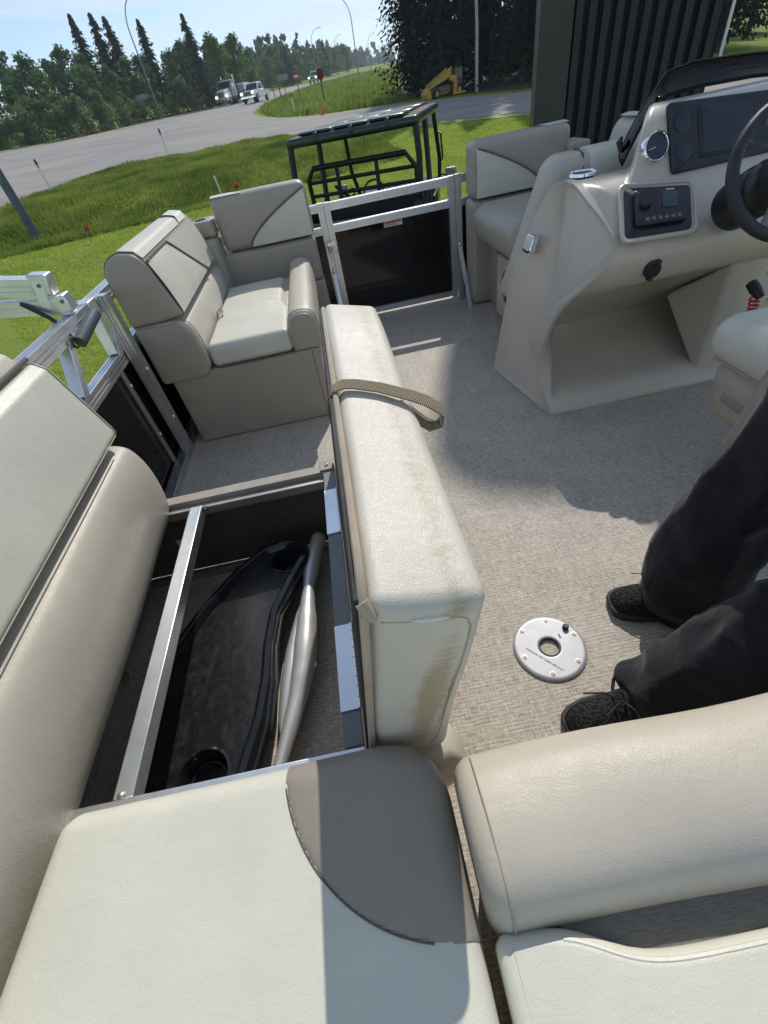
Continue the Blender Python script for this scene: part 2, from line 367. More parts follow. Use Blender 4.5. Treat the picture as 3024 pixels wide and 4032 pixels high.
solidm('skin', (.45, .27, .19), .5, var=.06); solidm('hair', (.05, .035, .025), .6, var=.3)
# tinted acrylic
m = bpy.data.materials.new('tinted_acrylic'); m.use_nodes = True; nt = m.node_tree; nt.nodes.clear(); M['tinted_acrylic'] = m
tr = nd(nt, 'ShaderNodeBsdfTransparent'); tr.inputs[0].default_value = (.20, .105, .055, 1); gl = nd(nt, 'ShaderNodeBsdfGlossy', Roughness=.04); gl.inputs[0].default_value = (.45, .42, .38, 1)
fr = nd(nt, 'ShaderNodeFresnel', IOR=1.49); ms = nd(nt, 'ShaderNodeMixShader'); ou = nd(nt, 'ShaderNodeOutputMaterial')
nt.links.new(fr.outputs[0], ms.inputs[0]); nt.links.new(tr.outputs[0], ms.inputs[1]); nt.links.new(gl.outputs[0], ms.inputs[2]); nt.links.new(ms.outputs[0], ou.inputs['Surface'])
# outdoors
m, nt, b = base('lawn_soil', (.06, .09, .02), .95, spec=.1); v = coords(nt)
n1 = noise(nt, v, .35, 5, .6); n2 = noise(nt, v, 9, 4, .7); n3 = noise(nt, v, .06, 3)
c = mixc(nt, n2, ramp(nt, n1, [(.3, (.17, .225, .035)), (.7, (.25, .31, .055))]), ramp(nt, n3, [(.35, (.14, .19, .032)), (.7, (.28, .32, .065))]))
nt.links.new(c, b.inputs['Base Color']); bump(nt, b, n2, .7, .08)
def leafm(name, dark, light, trans=.35, scale=.6):
    m = bpy.data.materials.new(name); m.use_nodes = True; nt = m.node_tree; nt.nodes.clear(); M[name] = m
    v = coords(nt); n = noise(nt, v, scale, 4, .7); col = ramp(nt, n, [(.32, dark), (.68, light)])
    d = nd(nt, 'ShaderNodeBsdfDiffuse'); t = nd(nt, 'ShaderNodeBsdfTranslucent'); ms = nd(nt, 'ShaderNodeMixShader'); ms.inputs[0].default_value = trans
    ou = nd(nt, 'ShaderNodeOutputMaterial'); nt.links.new(col, d.inputs[0]); nt.links.new(col, t.inputs[0])
    nt.links.new(d.outputs[0], ms.inputs[1]); nt.links.new(t.outputs[0], ms.inputs[2]); nt.links.new(ms.outputs[0], ou.inputs['Surface'])
leafm('grass_blade', (.26, .36, .04), (.46, .56, .10), .5, .8); leafm('tall_grass', (.085, .145, .024), (.31, .37, .08), .5, .3)
leafm('spruce_needles', (.030, .060, .035), (.070, .110, .055), .4); leafm('dark_needles', (.008, .016, .010), (.022, .036, .018), .15)
leafm('aspen_leaves', (.068, .145, .046), (.155, .25, .085), .55); leafm('willow_leaves', (.09, .16, .055), (.185, .26, .10), .55); leafm('far_leaves', (.05, .08, .045), (.09, .125, .06), .35, .05)
solidm('bark', (.06, .05, .042), .9, var=.35, scale=6, bumps=.6, bscale=20); solidm('birch_bark', (.42, .41, .38), .8, var=.25, scale=5, bumps=.3)
m, nt, b = base('asphalt', (.2, .19, .175), .9, spec=.25); v = coords(nt); n1 = noise(nt, coords(nt, (.16, .5, 1), (0, 0, R(12))), 1.0, 5, .6); n2 = noise(nt, v, 30, 3); n3 = noise(nt, v, .09, 3)
c = mixc(nt, .35, ramp(nt, n1, [(.32, (.20, .195, .19)), (.5, (.30, .285, .265)), (.72, (.42, .37, .305))]), ramp(nt, n3, [(.35, (.25, .245, .24)), (.65, (.40, .36, .30))]))
nt.links.new(mixc(nt, .2, c, ramp(nt, n2, [(.3, (.1, .1, .1)), (.7, (.36, .34, .31))])), b.inputs['Base Color']); bump(nt, b, n2, .3, .02)
solidm('gravel_edge', (.38, .34, .27), .95, var=.25, scale=3, bumps=.5, bscale=15); solidm('forest_floor', (.045, .034, .022), .95, var=.4, scale=1.5, bumps=.8, bscale=6)
solidm('galvanised', (.22, .26, .28), .5, .5, var=.15, scale=3); solidm('dark_steel', (.10, .13, .15), .55, .3, var=.2, scale=3)
solidm('cladding_smooth', (.040, .038, .034), .5, var=.2, scale=.7); solidm('cladding_rib', (.015, .016, .017), .55, var=.25, scale=.8); solidm('cladding_gap', (.004, .004, .005), .8, var=.2)
solidm('utv_green', (.012, .028, .022), .30, var=.08, scale=2, coat=.3); solidm('utv_dark', (.008, .010, .010), .5, var=.2); solidm('utv_seat', (.02, .02, .022), .7, var=.2)
solidm('white_paint', (.72, .73, .74), .3, var=.04, coat=.4); solidm('grey_metal', (.25, .26, .27), .45, .4, var=.1); solidm('yellow_paint', (.45, .28, .03), .45, var=.1); solidm('machine_grey', (.05, .055, .06), .6, var=.2)
solidm('tyre', (.02, .02, .021), .85, var=.2); solidm('car_glass', (.02, .026, .03), .06, var=.1); solidm('orange_plastic', (.75, .10, .02), .5, var=.1); solidm('shaded_sign_red', (.20, .02, .018), .5, var=.1)  # stop sign red is darkened in its colour for the backlit side
solidm('wood_post', (.16, .12, .09), .85, var=.3); solidm('reflector_yellow', (.65, .33, .02), .4, var=.05); solidm('blue_board', (.09, .14, .22), .5, var=.1)
m, nt, b = base('headlamp', (.9, .9, .9), .1); b.inputs['Emission Color'].default_value = (1, .97, .9, 1); b.inputs['Emission Strength'].default_value = 2.5

# ------------------------------------------------------------------ terrain
def gz(x, y):
    ye = y if y < 420 else 420+160*(1-math.exp(-(y-420)/160)); ye = max(ye, -15)
    xe = max(-140, min(140, x))
    z = -1.35+.0441*ye-.0306*xe
    if x < 4:   # shallow ditch between the lawn and the road
        c = 20.5+.38*(x+3); d = (y-c)/2.4
        z -= .50*math.exp(-d*d)*min(1, max(0, (4-x)/5))*(1 if x > -14 else math.exp(-((x+14)/3)**2))
    return z
def axis_steps(a, b, fine_a, fine_b, f, g):
    out = [fine_a]; s = f
    while out[-1] < fine_b: out.append(out[-1]+f)
    while out[-1] < b: s *= g; out.append(out[-1]+s)
    s = f; lo = []
    q = fine_a
    while q > a: s *= g; q -= s; lo.append(q)
    return lo[::-1]+out
xs = axis_steps(-900, 900, -20, 22, .8, 1.25); ys = axis_steps(-120, 1600, -4, 42, .8, 1.16)
mb = MB(); nyv = len(ys)
mb.add([(x, y, gz(x, y)) for x in xs for y in ys], [(i*nyv+j, (i+1)*nyv+j, (i+1)*nyv+j+1, i*nyv+j+1) for i in range(len(xs)-1) for j in range(nyv-1)])
struct('ground', mb, 'lawn_soil', recalc=False)
def sheet(name, poly, m, dz):
    pts = []
    for i, p in enumerate(poly):
        q = poly[(i+1) % len(poly)]; k = max(1, int(math.hypot(q[0]-p[0], q[1]-p[1])/6))
        pts += [(p[0]+(q[0]-p[0])*t/k, p[1]+(q[1]-p[1])*t/k) for t in range(k)]
    bm = bmesh.new(); vs = [bm.verts.new((x, y, gz(x, y)+dz)) for x, y in pts]
    for t in tessellate_polygon([[Vector((x, y, 0)) for x, y in pts]]):
        try: bm.faces.new([vs[i] for i in t])
        except ValueError: pass
    bmesh.ops.recalc_face_normals(bm, faces=bm.faces)
    for f in bm.faces:
        if f.normal.z < 0: f.normal_flip()
    return struct(name, bm, m, smooth=False)
ROAD = [(-95, -6), (-40, 10), (-22, 17), (-14.5, 21.6), (-12.6, 24), (-12.1, 28), (-11.6, 31), (-9.6, 33.2), (-7, 34), (-3, 34.6), (-.8, 34.2), (.8, 32.6), (2.1, 31.3), (5.7, 29.4), (8.6, 27.3), (12, 25), (20, 20), (45, 8), (47, 12.5), (24, 26), (15.5, 34.4), (13.4, 37.4), (11, 41), (7, 44.2), (3.6, 45.6), (2, 45.8), (.4, 47.6), (-1.2, 50.5), (-3.4, 57), (-4.6, 66), (-4.2, 82), (-1.5, 104), (6.7, 149), (24.7, 209), (70, 372), (86, 430), (108, 430), (82, 372), (31, 240), (9, 186), (-3, 158), (-12, 128), (-16.4, 107), (-20.1, 93.5), (-23, 81), (-26.5, 76.5), (-32, 74.5), (-45, 72), (-95, 72)]
def inpoly(x, y, P):
    c = False; j = len(P)-1
    for i in range(len(P)):
        if (P[i][1] > y) != (P[j][1] > y) and x < (P[j][0]-P[i][0])*(y-P[i][1])/(P[j][1]-P[i][1])+P[i][0]: c = not c
        j = i
    return c
sheet('road', ROAD, 'asphalt', .03)
sheet('road_shoulder', [(x*1.0+(-.0), y) for x, y in [(-26, 77.4), (-24, 80), (-21.3, 93.5), (-17.6, 107), (-13.2, 128), (-4.4, 159), (-5.6, 160), (-15, 128), (-19, 107), (-22.6, 93), (-25.5, 81.5), (-28, 79), (-60, 77), (-60, 74.5), (-32, 76.2)]], 'gravel_edge', .02)
sheet('road_verge', [(-40, 8.6), (-22, 15.6), (-13.9, 20.4), (-11.6, 23.4), (-11.0, 28), (-10.6, 30.4), (-9.2, 32.2), (-7, 32.9), (-3, 33.5), (-1.2, 33.2), (.2, 31.8), (1.5, 30.4), (5.2, 28.5), (8.2, 26.4), (11.6, 24.1), (20, 19), (22, 21), (12.4, 26), (2.6, 32.3), (-.8, 35), (-7, 35), (-10, 34), (-12.8, 30), (-13.6, 24.6), (-24, 19), (-40, 11.6)], 'gravel_edge', .018)
sheet('forest_floor', [(9.5, 47), (12.5, 42.5), (16, 37.5), (20, 36), (25, 44), (30, 60), (40, 90), (20, 90), (10, 60)], 'forest_floor', .015)

# ------------------------------------------------------------------ boat deck
deck = struct('deck', MB().box((-.965, -1.3, -.035), (1.865, 3.45, 0)), 'deck_weave', smooth=False)
for x in (-.45, 1.35):
    obj('pontoon', MB().lathe((x, -1.5, -.42), (x, 3.9, -.42), [(0, .30), (.86, .30), (.95, .2), (1, .04)], 28), 'aluminium', deck)
for y in (-.6, 1.2, 3.0):
    o = MB().box((-.9, y-.04, -.12), (1.8, y+.04, -.036)); obj('cross_member', o, 'aluminium', deck)
tr = thing('boat_trailer', 'grey steel boat trailer underneath the pontoon boat', 'trailer', (.45, 1, -1.3))
for x in (-.45, 1.35):
    obj('bunk', MB().box((x-.07, -1.0, -.80), (x+.07, 3.4, -.722)), 'wood_post', tr)
    obj('side_rail', MB().box((x-.04, -1.0, -.93), (x+.04, 3.4, -.803)), 'galvanised', tr)
    w = obj('wheel', MB().lathe((x-.1, .3, -1.04), (x+.1, .3, -1.04), [(0, .2), (.1, .29), (.9, .29), (1, .2)], 24), 'tyre', tr)
    obj('stand', MB().box((x-.03, 3.1, gz(x, 3.1)), (x+.03, 3.16, -.932)), 'galvanised', tr)
obj('axle', MB().box((-.36, .27, -1.07), (1.26, .33, -1.01)), 'galvanised', tr)

def rail_poly(w, h, g=.006):
    # aluminium extrusion with two grooves on each wide side
    a, b = w/2, h/2; P = []
    for s in (-1, 1):
        q = [(-a, -b), (-a*.40, -b), (-a*.36, -b+g), (-a*.22, -b+g), (-a*.18, -b), (a*.18, -b), (a*.22, -b+g), (a*.36, -b+g), (a*.40, -b), (a, -b),
             (a, -b*.40), (a-g, -b*.36), (a-g, -b*.20), (a, -b*.16), (a, b*.16), (a-g, b*.20), (a-g, b*.36), (a, b*.40)]
        P += [(x*-s, y*-s) for x, y in q]
    return P
def rail(name, axis, c, t0, t1, w, h, m, parent):
    u0, v0 = c; P = [(u0+u, v0+v) for u, v in rail_poly(w, h)]
    rings = [[axmap(axis, u, v, t) for u, v in P] for t in (t0, t1)]
    b = MB(); n = len(P); b.add([p for r_ in rings for p in r_], [(k, (k+1) % n, n+(k+1) % n, n+k) for k in range(n)]+[tuple(range(n-1, -1, -1)), tuple(range(n, 2*n))])
    return obj(name, b, m, parent, smooth=False)
def bolt(p, d, r, parent, m='chrome', name='bolt'):
    p, d = Vector(p), Vector(d).normalized()
    return obj(name, MB().lathe(p, p+d*r*.8, [(0, r), (.5, r), (.85, r*.75), (1, r*.35)], 12), m, parent)

# port side fence
F = thing('side_fence', 'silver aluminium rail fence with black panel along the left side of the deck', 'fence', (-.92, 1.2, 0))
rail('top_rail', 'y', (-.922, .739), -1.2, 3.30, .050, .052, 'aluminium', F)
rail('mid_rail', 'y', (-.922, .537), -1.2, 3.30, .042, .050, 'aluminium', F)
rail('bottom_rail', 'y', (-.895, .024), -1.2, 3.28, .046, .046, 'aluminium', F)
obj('panel', MB().box((-.934, -1.2, .003), (-.928, 3.28, .511)), 'black_panel', F, smooth=False)
for y in (.55, 1.93):
    p = rail('post', 'z', (-.876, y), .049, .765, .042, .046, 'aluminium', F)
    for z in (.462, .226): bolt((-.8555, y-.008, z), (1, 0, 0), .009, p)
    st = obj('backing_strip', MB().box((-.927, y-.115, .05), (-.915, y-.085, .510)), 'dull_aluminium', F, bevel=.002)
    for z in (.44, .2): bolt((-.914, y-.10, z), (1, 0, 0), .009, st)
for y0, y1 in ((1.60, 1.495), (1.888, 1.872), (.3, .2)):
    obj('upright', MB().bar((-.922, y1, .563), (-.922, y0, .712), .036, .045, up=(1, 0, 0)), 'bright_aluminium', F, bevel=.004)
obj('corner_bracket', MB().add([(-.897, 1.84, .563), (-.897, 1.95, .563), (-.897, 1.95, .70), (-.890, 1.84, .563), (-.890, 1.95, .563), (-.890, 1.95, .70)], [(0, 1, 2), (5, 4, 3), (0, 3, 4, 1), (1, 4, 5, 2), (2, 5, 3, 0)]), 'aluminium', F, smooth=False)
obj('rail_sleeve', MB().box((-.952, 1.83, .709), (-.891, 1.90, .769)), 'bright_aluminium', F, bevel=.003)
# rod-holder tube clamped on the fence
rh = thing('rod_holder', 'short dark grey tube clamped to the side rail beside the black cord', 'rod holder', (-.88, 1.68, .72))
t = MB(); P0, P1 = Vector((-.89, 1.63, .70)), Vector((-.858, 1.77, .745)); n = 20
d = (P1-P0).normalized(); u = d.cross(Vector((0, 0, 1))).normalized(); w = d.cross(u)
rg = []
for q, r_ in ((0, .021), (1, .021), (1, .017), (.1, .017)): rg.append([tuple(P0+(P1-P0)*q+(u*math.cos(k*2*math.pi/n)+w*math.sin(k*2*math.pi/n))*r_) for k in range(n)])
t.loft(rg, caps=True); obj('tube', t, 'dark_steel', rh)
obj('clamp', MB().box((-.955, 1.64, .703), (-.884, 1.67, .712)), 'dark_steel', rh, bevel=.003)

# folded canopy frame lying over the side rail
BF = thing('canopy_frame', 'folded pair of silver aluminium channel arms resting on the left side rail', 'canopy frame', (-.95, 1.75, .77))
def chan(name, p0, p1, w, h):
    p0, p1 = Vector(p0), Vector(p1); d = (p1-p0).normalized(); sx = d.cross(Vector((0, 0, 1))).normalized(); sz = sx.cross(d); P = rail_poly(w, h, .003); n = len(P)
    b = MB().add([p+sx*u+sz*v for p in (p0, p1) for u, v in P], [(k, (k+1) % n, n+(k+1) % n, n+k) for k in range(n)]+[tuple(range(n-1, -1, -1)), tuple(range(n, 2*n))])
    return obj(name, b, 'bright_aluminium', BF, smooth=False)
up_ = chan('arm', (-.955, 1.755, .857), (-1.95, 1.70, 1.06), .05, .056); lo_ = chan('arm', (-.935, 1.745, .795), (-1.95, 1.70, .945), .045, .046)
obj('end_cap', MB().bar((-.925, 1.755, .862), (-.985, 1.752, .872), .058, .064), 'aluminium', up_, bevel=.006)
obj('strap_plate', MB().bar((-.955, 1.727, .885), (-.985, 1.722, .76), .034, .006, up=(0, 1, 0)), 'aluminium', BF, bevel=.002)
obj('knuckle', MB().bar((-.895, 1.742, .806), (-.945, 1.742, .798), .056, .052), 'bright_aluminium', lo_, bevel=.005)
obj('pivot_bracket', MB().box((-.944, 1.715, .767), (-.905, 1.77, .80)), 'aluminium', BF, bevel=.004)
bolt((-.91, 1.713, .812), (0, -1, 0), .006, BF, 'print_dark'); bolt((-.955, 1.722, .868), (0, -1, 0), .006, BF, 'print_dark')
cd = thing('tie_cord', 'black elastic cord with a ring hanging from the aluminium arm', 'cord', (-.9, 1.65, .72))
obj('cord', MB().tube([(-1.04, 1.715, .83), (-1.00, 1.705, .80), (-.965, 1.69, .775), (-.93, 1.66, .748), (-.897, 1.62, .725), (-.888, 1.605, .716)], [.007, .008, .0075, .006, .005, .005], 8), 'black_plastic', cd)
obj('ring', MB().tube([(-.887+.0*k, 1.597+.016*math.cos(k*math.pi/8), .711+.016*math.sin(k*math.pi/8)) for k in range(16)], .004, 8, closed=True), 'black_plastic', cd)

# bow fences, posts, gate
def bow_fence(x0, x1, label):
    B = thing('bow_fence', label, 'fence', ((x0+x1)/2, 3.31, 0), group='bow fence sections')
    rail('top_rail', 'x', (3.312, .697), x0, x1, .044, .042, 'aluminium', B); rail('mid_rail', 'x', (3.312, .575), x0, x1, .040, .040, 'aluminium', B)
    rail('bottom_rail', 'x', (3.312, .022), x0, x1, .040, .042, 'aluminium', B)
    obj('panel', MB().box((x0, 3.314, .044), (x1, 3.32, .553)), 'black_panel', B, smooth=False); return B
bow_fence(-.897, .003, 'black-panelled bow fence behind the left corner seat'); bow_fence(.92, 1.84, 'black-panelled bow fence behind the right lounge seat')
for x, lab in ((.023, 'aluminium gate post on the latch side beside the left seat'), (.899, 'aluminium gate post on the right with slanting brace bar')):
    G = thing('gate_post', lab, 'post', (x, 3.305, 0), group='gate posts')
    p = rail('post', 'z', (x, 3.305), .002, .722, .038, .044, 'aluminium', G)
    bx = x-.004 if x > .5 else x+.004
    br = obj('brace', MB().bar((bx, 3.276, .335), (bx-.006, 3.02, .004), .005, .026, up=(1, 0, 0)), 'bright_aluminium', G, bevel=.001)
    bolt((bx, 3.268, .345), (0, -1, .2), .010, G)
    obj('base_foot', MB().box((x-.03, 3.24, .001), (x+.03, 3.28, .010)), 'dull_aluminium', G, bevel=.003)
G = thing('bow_gate', 'closed silver-framed bow gate with glossy black panel and small warning sticker', 'gate', (.46, 3.305, .01))
for x in (.063, .855): rail('stile', 'z', (x, 3.305), .010, .720, .036, .044, 'aluminium', G)
rail('top_rail', 'x', (3.305, .697), .082, .836, .044, .042, 'bright_aluminium', G); rail('mid_rail', 'x', (3.305, .578), .082, .836, .040, .040, 'bright_aluminium', G); rail('bottom_rail', 'x', (3.305, .036), .082, .836, .040, .034, 'aluminium', G)
obj('panel', MB().box((.0815, 3.302, .053), (.8365, 3.308, .558)), 'black_panel', G, smooth=False)
lt = obj('latch', MB().box((.045, 3.262, .455), (.083, 3.281, .52)), 'bright_aluminium', G, bevel=.003)
obj('latch_arm', MB().box((.016, 3.255, .49), (.075, 3.263, .515)), 'chrome', lt, bevel=.002); obj('latch_pin', MB().cyl((.026, 3.25, .455), (.026, 3.25, .50), .008), 'chrome', lt)
for p in ((.058, 3.262, .507), (.072, 3.262, .468), (.030, 3.281, .40), (.030, 3.281, .425)): bolt(p, (0, -1, 0), .006, lt)
stk = obj('warning_sticker', MB().box((.405, 3.299, .523), (.525, 3.3005, .556)), 'white_plastic', G, smooth=False)
obj('printed_band', MB().box((.409, 3.2975, .541), (.521, 3.2985, .553)), 'print_red', stk, smooth=False)
for k in range(3): obj('printed_line', MB().box((.412, 3.2975, .527+.0045*k), (.505-.012*k, 3.2985, .529+.0045*k)), 'print_dark', stk, smooth=False)

# ------------------------------------------------------------------ seats
ROLL = chaikin([(-.872, .34), (-.872, .345), (-.70, .343), (-.635, .348), (-.618, .44), (-.628, .545), (-.668, .598), (-.86, .594), (-.872, .594), (-.872, .58)])
PADP = [(-.868, .600), (-.745, .600), (-.643, .610), (-.700, .822), (-.730, .856), (-.790, .868), (-.846, .846), (-.868, .80)]
PAD = fillet(PADP, [.005, .02, .014, .09, .05, .06, .06, .03])
def side_front(y, s, off=0.0):   # front face of the side pads, s 0 at the bottom and 1 at the top
    b0, b1 = Vector((-.643, .612)), Vector((-.700, .826)); p = b0.lerp(b1, s); n = Vector((.966, .257)); q = math.sin(math.pi*min(1, max(0, s)))
    return (p.x+n.x*(off+.006*q), y, p.y+n.y*(off+.006*q))
# left corner seat at the bow
S = thing('corner_seat', 'beige and cream left bow corner seat with side backrest, armrest and bow backrest', 'boat seat', (-.48, 2.5, 0))
bs = obj('base', MB().box((-.828, 2.025, .002), (-.128, 3.24, .357)), 'shaded_taupe_vinyl', S, bevel=.008)
obj('seam', MB().bar((-.165, 2.0235, .01), (-.160, 2.0235, .35), .002, .002), 'piping_dark', bs); obj('trim', MB().bar((-.80, 2.0235, .008), (-.80, 2.0235, .352), .012, .003), 'piping_tan', bs)
obj('lumbar_roll', extr(ROLL, 2.022, 3.0, 'y', .016), 'pale_vinyl', S)
obj('end_panel', extr(fillet([(-.866, .338), (-.66, .338), (-.636, .36), (-.632, .44), (-.64, .53), (-.685, .586), (-.866, .59)], [.02, .03, .02, .05, .05, .03, .01]), 2.010, 2.045, 'y', .012), 'shaded_taupe_vinyl', S)
sp_ = obj('side_pad', extr(PAD, 2.012, 3.02, 'y', .018), 'shaded_taupe_vinyl', S)
def ylo(s): return 2.034
def yhi(s): return 2.74-.36*s-.02*math.sin(math.pi*s)
cp = obj('cream_panel', quadpatch(lambda a, c: side_front(ylo(c)+(yhi(c)-ylo(c))*a, .02+.96*c, .004+.008*math.sin(math.pi*a)**.5*math.sin(math.pi*c)**.5), 16, 14), 'cream_vinyl', sp_)
obj('piping', MB().tube([side_front(2.036, .97, .006)]+[side_front(2.036+(yhi(1)-2.036)*k/8, .985, .006) for k in range(1, 9)]+[side_front(yhi(1-k/10), 1-k/10, .007) for k in range(1, 11)], .0055, 6), 'piping_dark', cp)
obj('beige_panel', quadpatch(lambda a, c: side_front(yhi(c)+.008+(2.99-yhi(c)-.008)*a, .02+.96*c, .003), 10, 10), 'pale_vinyl', sp_)
def top_surf(y, s, off):
    a = [( -.704, .830), (-.728, .857), (-.788, .869), (-.845, .848)]; k = min(2, int(s*3)); f = s*3-k
    u = a[k][0]+(a[k+1][0]-a[k][0])*f; v = a[k][1]+(a[k+1][1]-a[k][1])*f; return (u, y, v+off)
obj('top_panel', quadpatch(lambda a, c: top_surf(2.04+.72*a, c, .004), 8, 9), 'pale_vinyl', sp_)
obj('cream_cap', quadpatch(lambda a, c: top_surf(2.77+.07*math.sin(3*c)+.16*a, c, .005), 6, 9), 'cream_vinyl', sp_)
def notch(p):
    if p.x > -.30: p.x += .034*(1/(1+math.exp((p.y-2.40)/.025)))-.034
    return p
obj('seat_cushion', cush((-.615, 2.02, .362), (-.238, 2.92, .465), .026, (10, 40, 4), (.0, .004, .012), notch), 'cream_vinyl', S)
obj('seat_filler', cush((-.30, 2.3, .358), (-.238, 2.95, .447), .02, (4, 6, 4)), 'beige_vinyl', S)
ARM = chaikin([(-.236, .352), (-.236, .36), (-.102, .36), (-.102, .352), (-.100, .46), (-.115, .528), (-.215, .532), (-.240, .47)])
obj('armrest', extr(ARM, 2.015, 2.98, 'y', .02, mid=4), 'beige_vinyl', S)
obj('armrest_end', extr(inset(ARM, .010), 2.008, 2.03, 'y', .006), 'shaded_taupe_vinyl', S)
obj('bow_back', cush((-.625, 3.075, .358), (-.045, 3.23, .598), .03, (8, 6, 6)), 'shaded_taupe_vinyl', S)
obj('bow_back_side', cush((-.125, 3.06, .004), (-.043, 3.235, .36), .02, (4, 4, 6)), 'shaded_taupe_vinyl', S)
bp_ = obj('bow_pad', cush((-.585, 3.078, .603), (-.04, 3.225, .872), .04, (14, 6, 10), (0, .008, .004)), 'shaded_taupe_vinyl', S)
def bowf(x, s, off=0): return (x, 3.078-off-.008*math.sin(math.pi*s)+.018*max(0, s-.85)/.15, .61+.245*s)
def xb(s): return -.425+.375*s**1.55
cpp = obj('cream_panel', quadpatch(lambda a, c: bowf(xb(c)+(-.052-xb(c))*a, .01+.95*c, .006), 12, 14), 'cream_vinyl', bp_)
obj('piping', MB().tube([bowf(xb(k/12), .01+.95*k/12, .008) for k in range(13)], .005, 6), 'piping_dark', cpp)
obj('cream_cap', quadpatch(lambda a, c: (-.575+(.05+.13*(1-c))*a, 3.10+.10*c, .874+.006*math.sin(math.pi*c)), 6, 6), 'cream_vinyl', bp_)
cc = obj('corner_cap', cush((-.735, 3.05, .70), (-.60, 3.235, .785), .02, (4, 4, 3)), 'shaded_taupe_vinyl', S)
obj('cup_recess', MB().lathe((-.675, 3.13, .780), (-.675, 3.13, .790), [(0, .03), (1, .032)], 20), 'dark_inside', cc)
obj('corner_filler', cush((-.86, 2.98, .36), (-.60, 3.23, .70), .03, (4, 4, 4)), 'shaded_taupe_vinyl', S)
def strapmesh(pts, w, wd=(0, 1, 0), th=.002):
    b = MB(); rings = []
    for i, p in enumerate(pts):
        p = Vector(p); a = Vector(pts[max(0, i-1)]); c = Vector(pts[min(len(pts)-1, i+1)]); t_ = (c-a).normalized()
        wv = Vector(wd); wv = (wv-t_*wv.dot(t_)).normalized(); nn = t_.cross(wv)
        rings.append([tuple(p+wv*(w/2)+nn*th/2), tuple(p-wv*(w/2)+nn*th/2), tuple(p-wv*(w/2)-nn*th/2), tuple(p+wv*(w/2)-nn*th/2)])
    b.loft(rings); return b
def outline(P, y, n, par, r_=.0028, m='piping_dark'): return obj(n, MB().tube([(u, y, v_) for u, v_ in inset(P, -.0006)], r_, 6, closed=True), m, par)
outline(PAD, 2.031, 'piping', sp_, .0032); outline(ARM, 2.036, 'arm_piping', S, .0026, 'piping_tan'); outline(ROLL, 2.045, 'roll_piping', S, .0026, 'piping_tan')
obj('cushion_welt', MB().tube([(-.60, 2.028, .364), (-.45, 2.017, .362), (-.30, 2.017, .362), (-.23, 2.02, .364)], .0035, 6), 'piping_dark', S)
obj('pull_strap', strapmesh([(-.612, 2.40, .455), (-.602, 2.40, .492), (-.582, 2.40, .502), (-.574, 2.40, .482), (-.592, 2.40, .462)], .03), 'webbing', S)

# ------------------------------------------------------------------ storage bench on the left with its lid open
Bn = thing('storage_bench', 'open storage bench with aluminium frame and stained cream seat lid hinged upright', 'storage bench', (-.4, .7, 0))
obj('rear_bar', MB().box((-.885, 1.092, .302), (-.118, 1.130, .342)), 'tan_paint', Bn, bevel=.002)
obj('rear_tube', MB().box((-.88, 1.066, .296), (-.156, 1.0905, .326)), 'dull_aluminium', Bn, bevel=.002)
cl = obj('corner_clip', MB().box((-.162, 1.094, .343), (-.120, 1.140, .348)), 'tan_paint', Bn, bevel=.002); bolt((-.140, 1.117, .348), (0, 0, 1), .007, cl)
obj('hinge_beam', MB().box((-.154, .288, .300), (-.1175, 1.090, .341)), 'grey_paint', Bn, bevel=.002)
obj('front_bar', MB().box((-.66, .250, .302), (-.1175, .286, .342)), 'bright_aluminium', Bn, bevel=.002)
obj('long_tube', MB().box((-.572, .287, .303), (-.535, 1.065, .338)), 'bright_aluminium', Bn, bevel=.0025)
obj('weld', MB().lathe((-.556, .292, .3385), (-.556, .292, .344), [(0, .008), (.6, .006), (1, .002)], 10), 'dull_aluminium', Bn); obj('weld', MB().lathe((-.528, 1.062, .325), (-.528, 1.055, .325), [(0, .010), (1, .004)], 10), 'dull_aluminium', Bn)
rp = obj('rear_panel', MB().box((-.885, 1.104, .03), (-.126, 1.122, .300)), 'shaded_bin_panel', Bn, smooth=False)
obj('part_label', MB().box((-.70, 1.1022, .155), (-.655, 1.1032, .185)), 'white_plastic', rp, smooth=False)
obj('rear_sill', MB().box((-.885, 1.082, .002), (-.126, 1.103, .030)), 'dull_aluminium', Bn, bevel=.002)
obj('aisle_panel', MB().box((-.140, .288, .002), (-.128, 1.100, .299)), 'shaded_taupe_vinyl', Bn, smooth=False)
obj('cross_leg', MB().box((-.89, .72, .002), (-.86, .75, .32)), 'dull_aluminium', Bn, bevel=.002); obj('seat_rail', MB().box((-.89, .3, .30), (-.865, 1.09, .335)), 'dull_aluminium', Bn, bevel=.002)
for y0, y1 in ((.350, .535), (.817, .998)):
    hg = obj('hinge', MB().box((-.155, y0, .3425), (-.1195, y1, .3455)), 'bright_aluminium', Bn, bevel=.001); k = 9
    for i in range(k):
        a = y0+(y1-y0)*i/k; obj('knuckle', MB().cyl((-.1165, a+.001, .3465), (-.1165, a+(y1-y0)/k-.001, .3465), .0042, 8), 'bright_aluminium', hg)
LEAN = .150
LLO, LHI, LR, LP = (-.100, .256, .352), (.034, 1.165, .800), .019, (.010, .006, .005)
def lidwarp(p):
    z = (p.z-.352)/.44
    fz_ = max(0, (p.z-.352)/.446); xl_ = p.x+.1
    p.z -= (.24*xl_+.016*(1-(p.y-.258)/.9))*fz_
    p.x += (p.z-.352)*LEAN
    p.x -= .018*(1-z)*max(0, (p.x+.02)/.1)                         # slimmer towards the hinge
    if p.z > .70 and abs(p.y-.70) < .09: p.z -= .006*(1-((p.y-.70)/.09)**2)   # strap presses in
    p.y += .003*math.sin(14*p.z+p.x*30)*(1 if p.y < .3 else 0)
    p.z += .004*math.sin(p.y*7.5)+.0025*math.sin(p.y*19+1)
    return p
